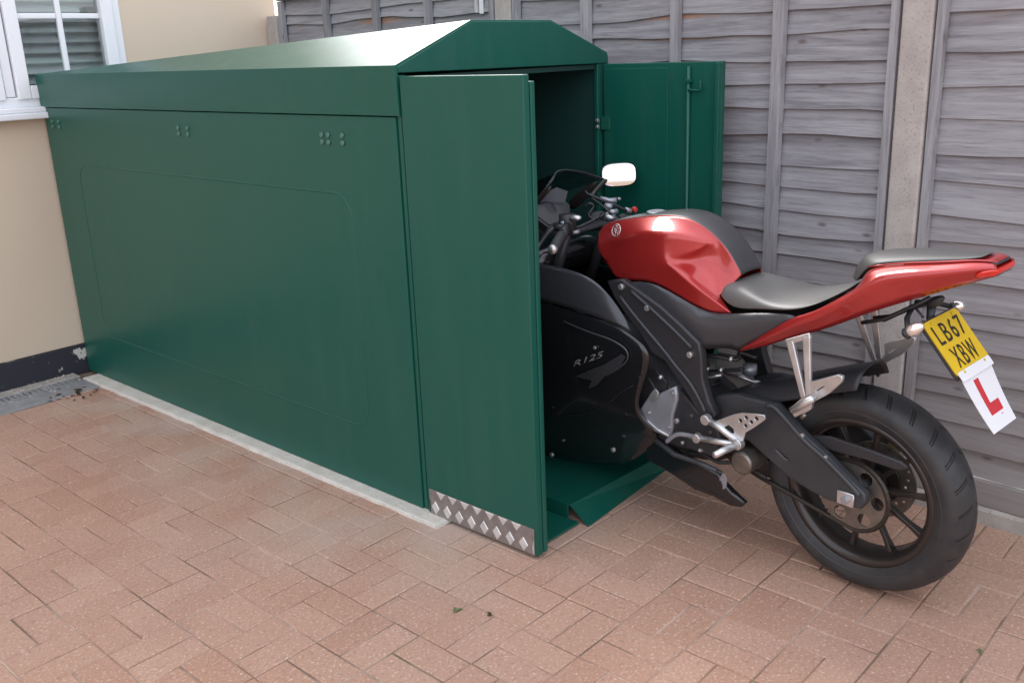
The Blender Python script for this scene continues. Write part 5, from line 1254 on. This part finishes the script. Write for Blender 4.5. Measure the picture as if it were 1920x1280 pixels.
disc('kill_switch', (1.028, -0.2, 0.9705), .010, 'x', .014, M['redlens'], bike, 12, .002)
loft('top_yoke', [[(1.03+x, w, .93+z) for x, z in ((0, 0), (.07, 0), (.07, .022), (0, .022))] for w in (-.125, -.06, .06, .125)], M['frame'], bike, 1)
for s_ in (1, -1):
    fk = bpy.data.objects.new('fork_leg', None); COL.objects.link(fk); fk.parent = bike
    tube('stanchion', [(1.055, s_*.098, .965), (1.22, s_*.098, .60)], 0.0175, M['frame'], fk, 14)
    tube('slider', [(1.21, s_*.098, .62), (1.36, s_*.098, .30)], .026, M['frame'], fk, 14)
    tube('fork_cap', [(1.055, s_*.098, .955), (1.050, s_*.098, .968)], .020, M['alu'], fk, 8)
rows = [[(1.375 + .320*math.sin(a), w, .298 + .320*math.cos(a) - abs(w)*.35) for a in [math.radians(d) for d in (-50, -30, -8, 15, 38, 58)]] for w in (-.06, -.03, 0, .03, .06)]
V, F = grid_vf(rows); shell('front_mudguard', V, F, M['gloss'], bike, .004, 2, flip='up')
# mirrors: rounded shell with glass facing the rider
def mirror_(c, s_, stalk):
    mo = bpy.data.objects.new('mirror', None); COL.objects.link(mo); mo.parent = bike
    c = Vector(c); n = Vector((-0.80, -s_*0.54, 0.088)).normalized(); y = Vector((-0.66, s_*0.75, 0.0)); y = (y - n*y.dot(n)).normalized(); z = y.cross(n); z = z if z.z > 0 else -z
    sh_ = []
    for k in range(32):
        a = 2*math.pi*k/32; e = 2/3.4
        ca, sa = math.cos(a), math.sin(a)
        sh_.append((math.copysign(abs(ca)**e, ca)*.066, math.copysign(abs(sa)**e, sa)*.0425))
    def ring(k, off): return [c + y*x*k + z*zz*k + n*off for x, zz in sh_]
    loft('mirror_shell', [ring(.35, -.042), ring(.75, -.032), ring(.98, -.010), ring(1.05, .002), ring(1.0, .004)], M['gloss'], mo, 0)
    V = ring(.965, .0048) + ring(.965, .0058)
    raw('mirror_glass', V, [tuple(range(32)), tuple(range(32, 64))] + [(k, (k+1) % 32, 32+(k+1) % 32, 32+k) for k in range(32)], M['mirror'], mo)
    tube('stalk', smooth_path([Vector(p) for p in stalk], 4), [.010]*5 + [.013]*4, M['rim'], mo, 10)
RM = (1.223, -0.335, 1.06)
mirror_(RM, -1, [(1.24, -.20, 1.00), (1.252, -0.29, 1.042), (1.253, -0.33, 1.04)])
mirror_((RM[0]+.01, .335, RM[2]), 1, [(1.24, .20, 1.00), (1.235, .26, 1.035), (1.23, .31, RM[2]-.01)])

# ---------------------------------------------------------------- learner plate hung under the number plate
lp = empty('learner_plate'); lp.matrix_world = bm4
tag(lp, 'white learner plate with red letter L hanging below the yellow number plate', 'learner plate')
LTL, LTR, LBR, LBL = Vector((-0.2806, 0.08, 0.7223)), Vector((-0.2699, -0.08, 0.7197)), Vector((-0.3441, -0.08, 0.5884)), Vector((-0.3703, 0.08, 0.6086))
lt, lb = (LTL+LTR)/2, (LBL+LBR)/2
ld = lb-lt; ld.y = 0; LH = ld.length; ld.normalize(); ln = pxd.cross(-ld).normalized()
LWd = 0.160
def lpt(x, y, off): return lt + pxd*(x*LWd/2*(1.0-0.2*y)) + ld*(y*LH + 0.010*0) + ln*(off - 0.004*math.sin(y*2.6))
n = 10
V = []; F = []
for off in (0, .0016):
    for i in range(n+1):
        for x in (-1, 1): V.append(lpt(x, i/n, off))
q2 = 2*(n+1)
for i in range(n):
    a_ = 2*i
    F += [(a_, a_+1, a_+3, a_+2), (q2+a_, q2+a_+1, q2+a_+3, q2+a_+2), (a_, a_+2, q2+a_+2, q2+a_), (a_+1, a_+3, q2+a_+3, q2+a_+1)]
F += [(0, 1, q2+1, q2), (2*n, 2*n+1, q2+2*n+1, q2+2*n)]
raw('card', V, F, M['white'], lp)
def Lstroke(x0, x1, y0, y1, V, F):
    m_ = 6
    for i in range(m_+1):
        y = y0+(y1-y0)*i/m_
        V += [lpt(x0, y, .0022), lpt(x1, y, .0022)]
        if i: k = len(V); F.append((k-4, k-3, k-1, k-2))
V, F = [], []
Lstroke(-.42, -.10, .08, .74, V, F); Lstroke(-.10, .52, .545, .74, V, F)
o = raw('letter', V, F, M['Lred'], lp); so_ = o.modifiers.new('d', 'SOLIDIFY'); so_.thickness = .0004
V, F = [], []
Lstroke(.22, .34, .79, .803, V, F); raw('small_print', V, F, M['Lred'], lp)
cl = rectplate('clear_strip', bt - pd*0.010, 0.170, 0.026, 0.002, M['white'], lp, 0.0034, 0.004)
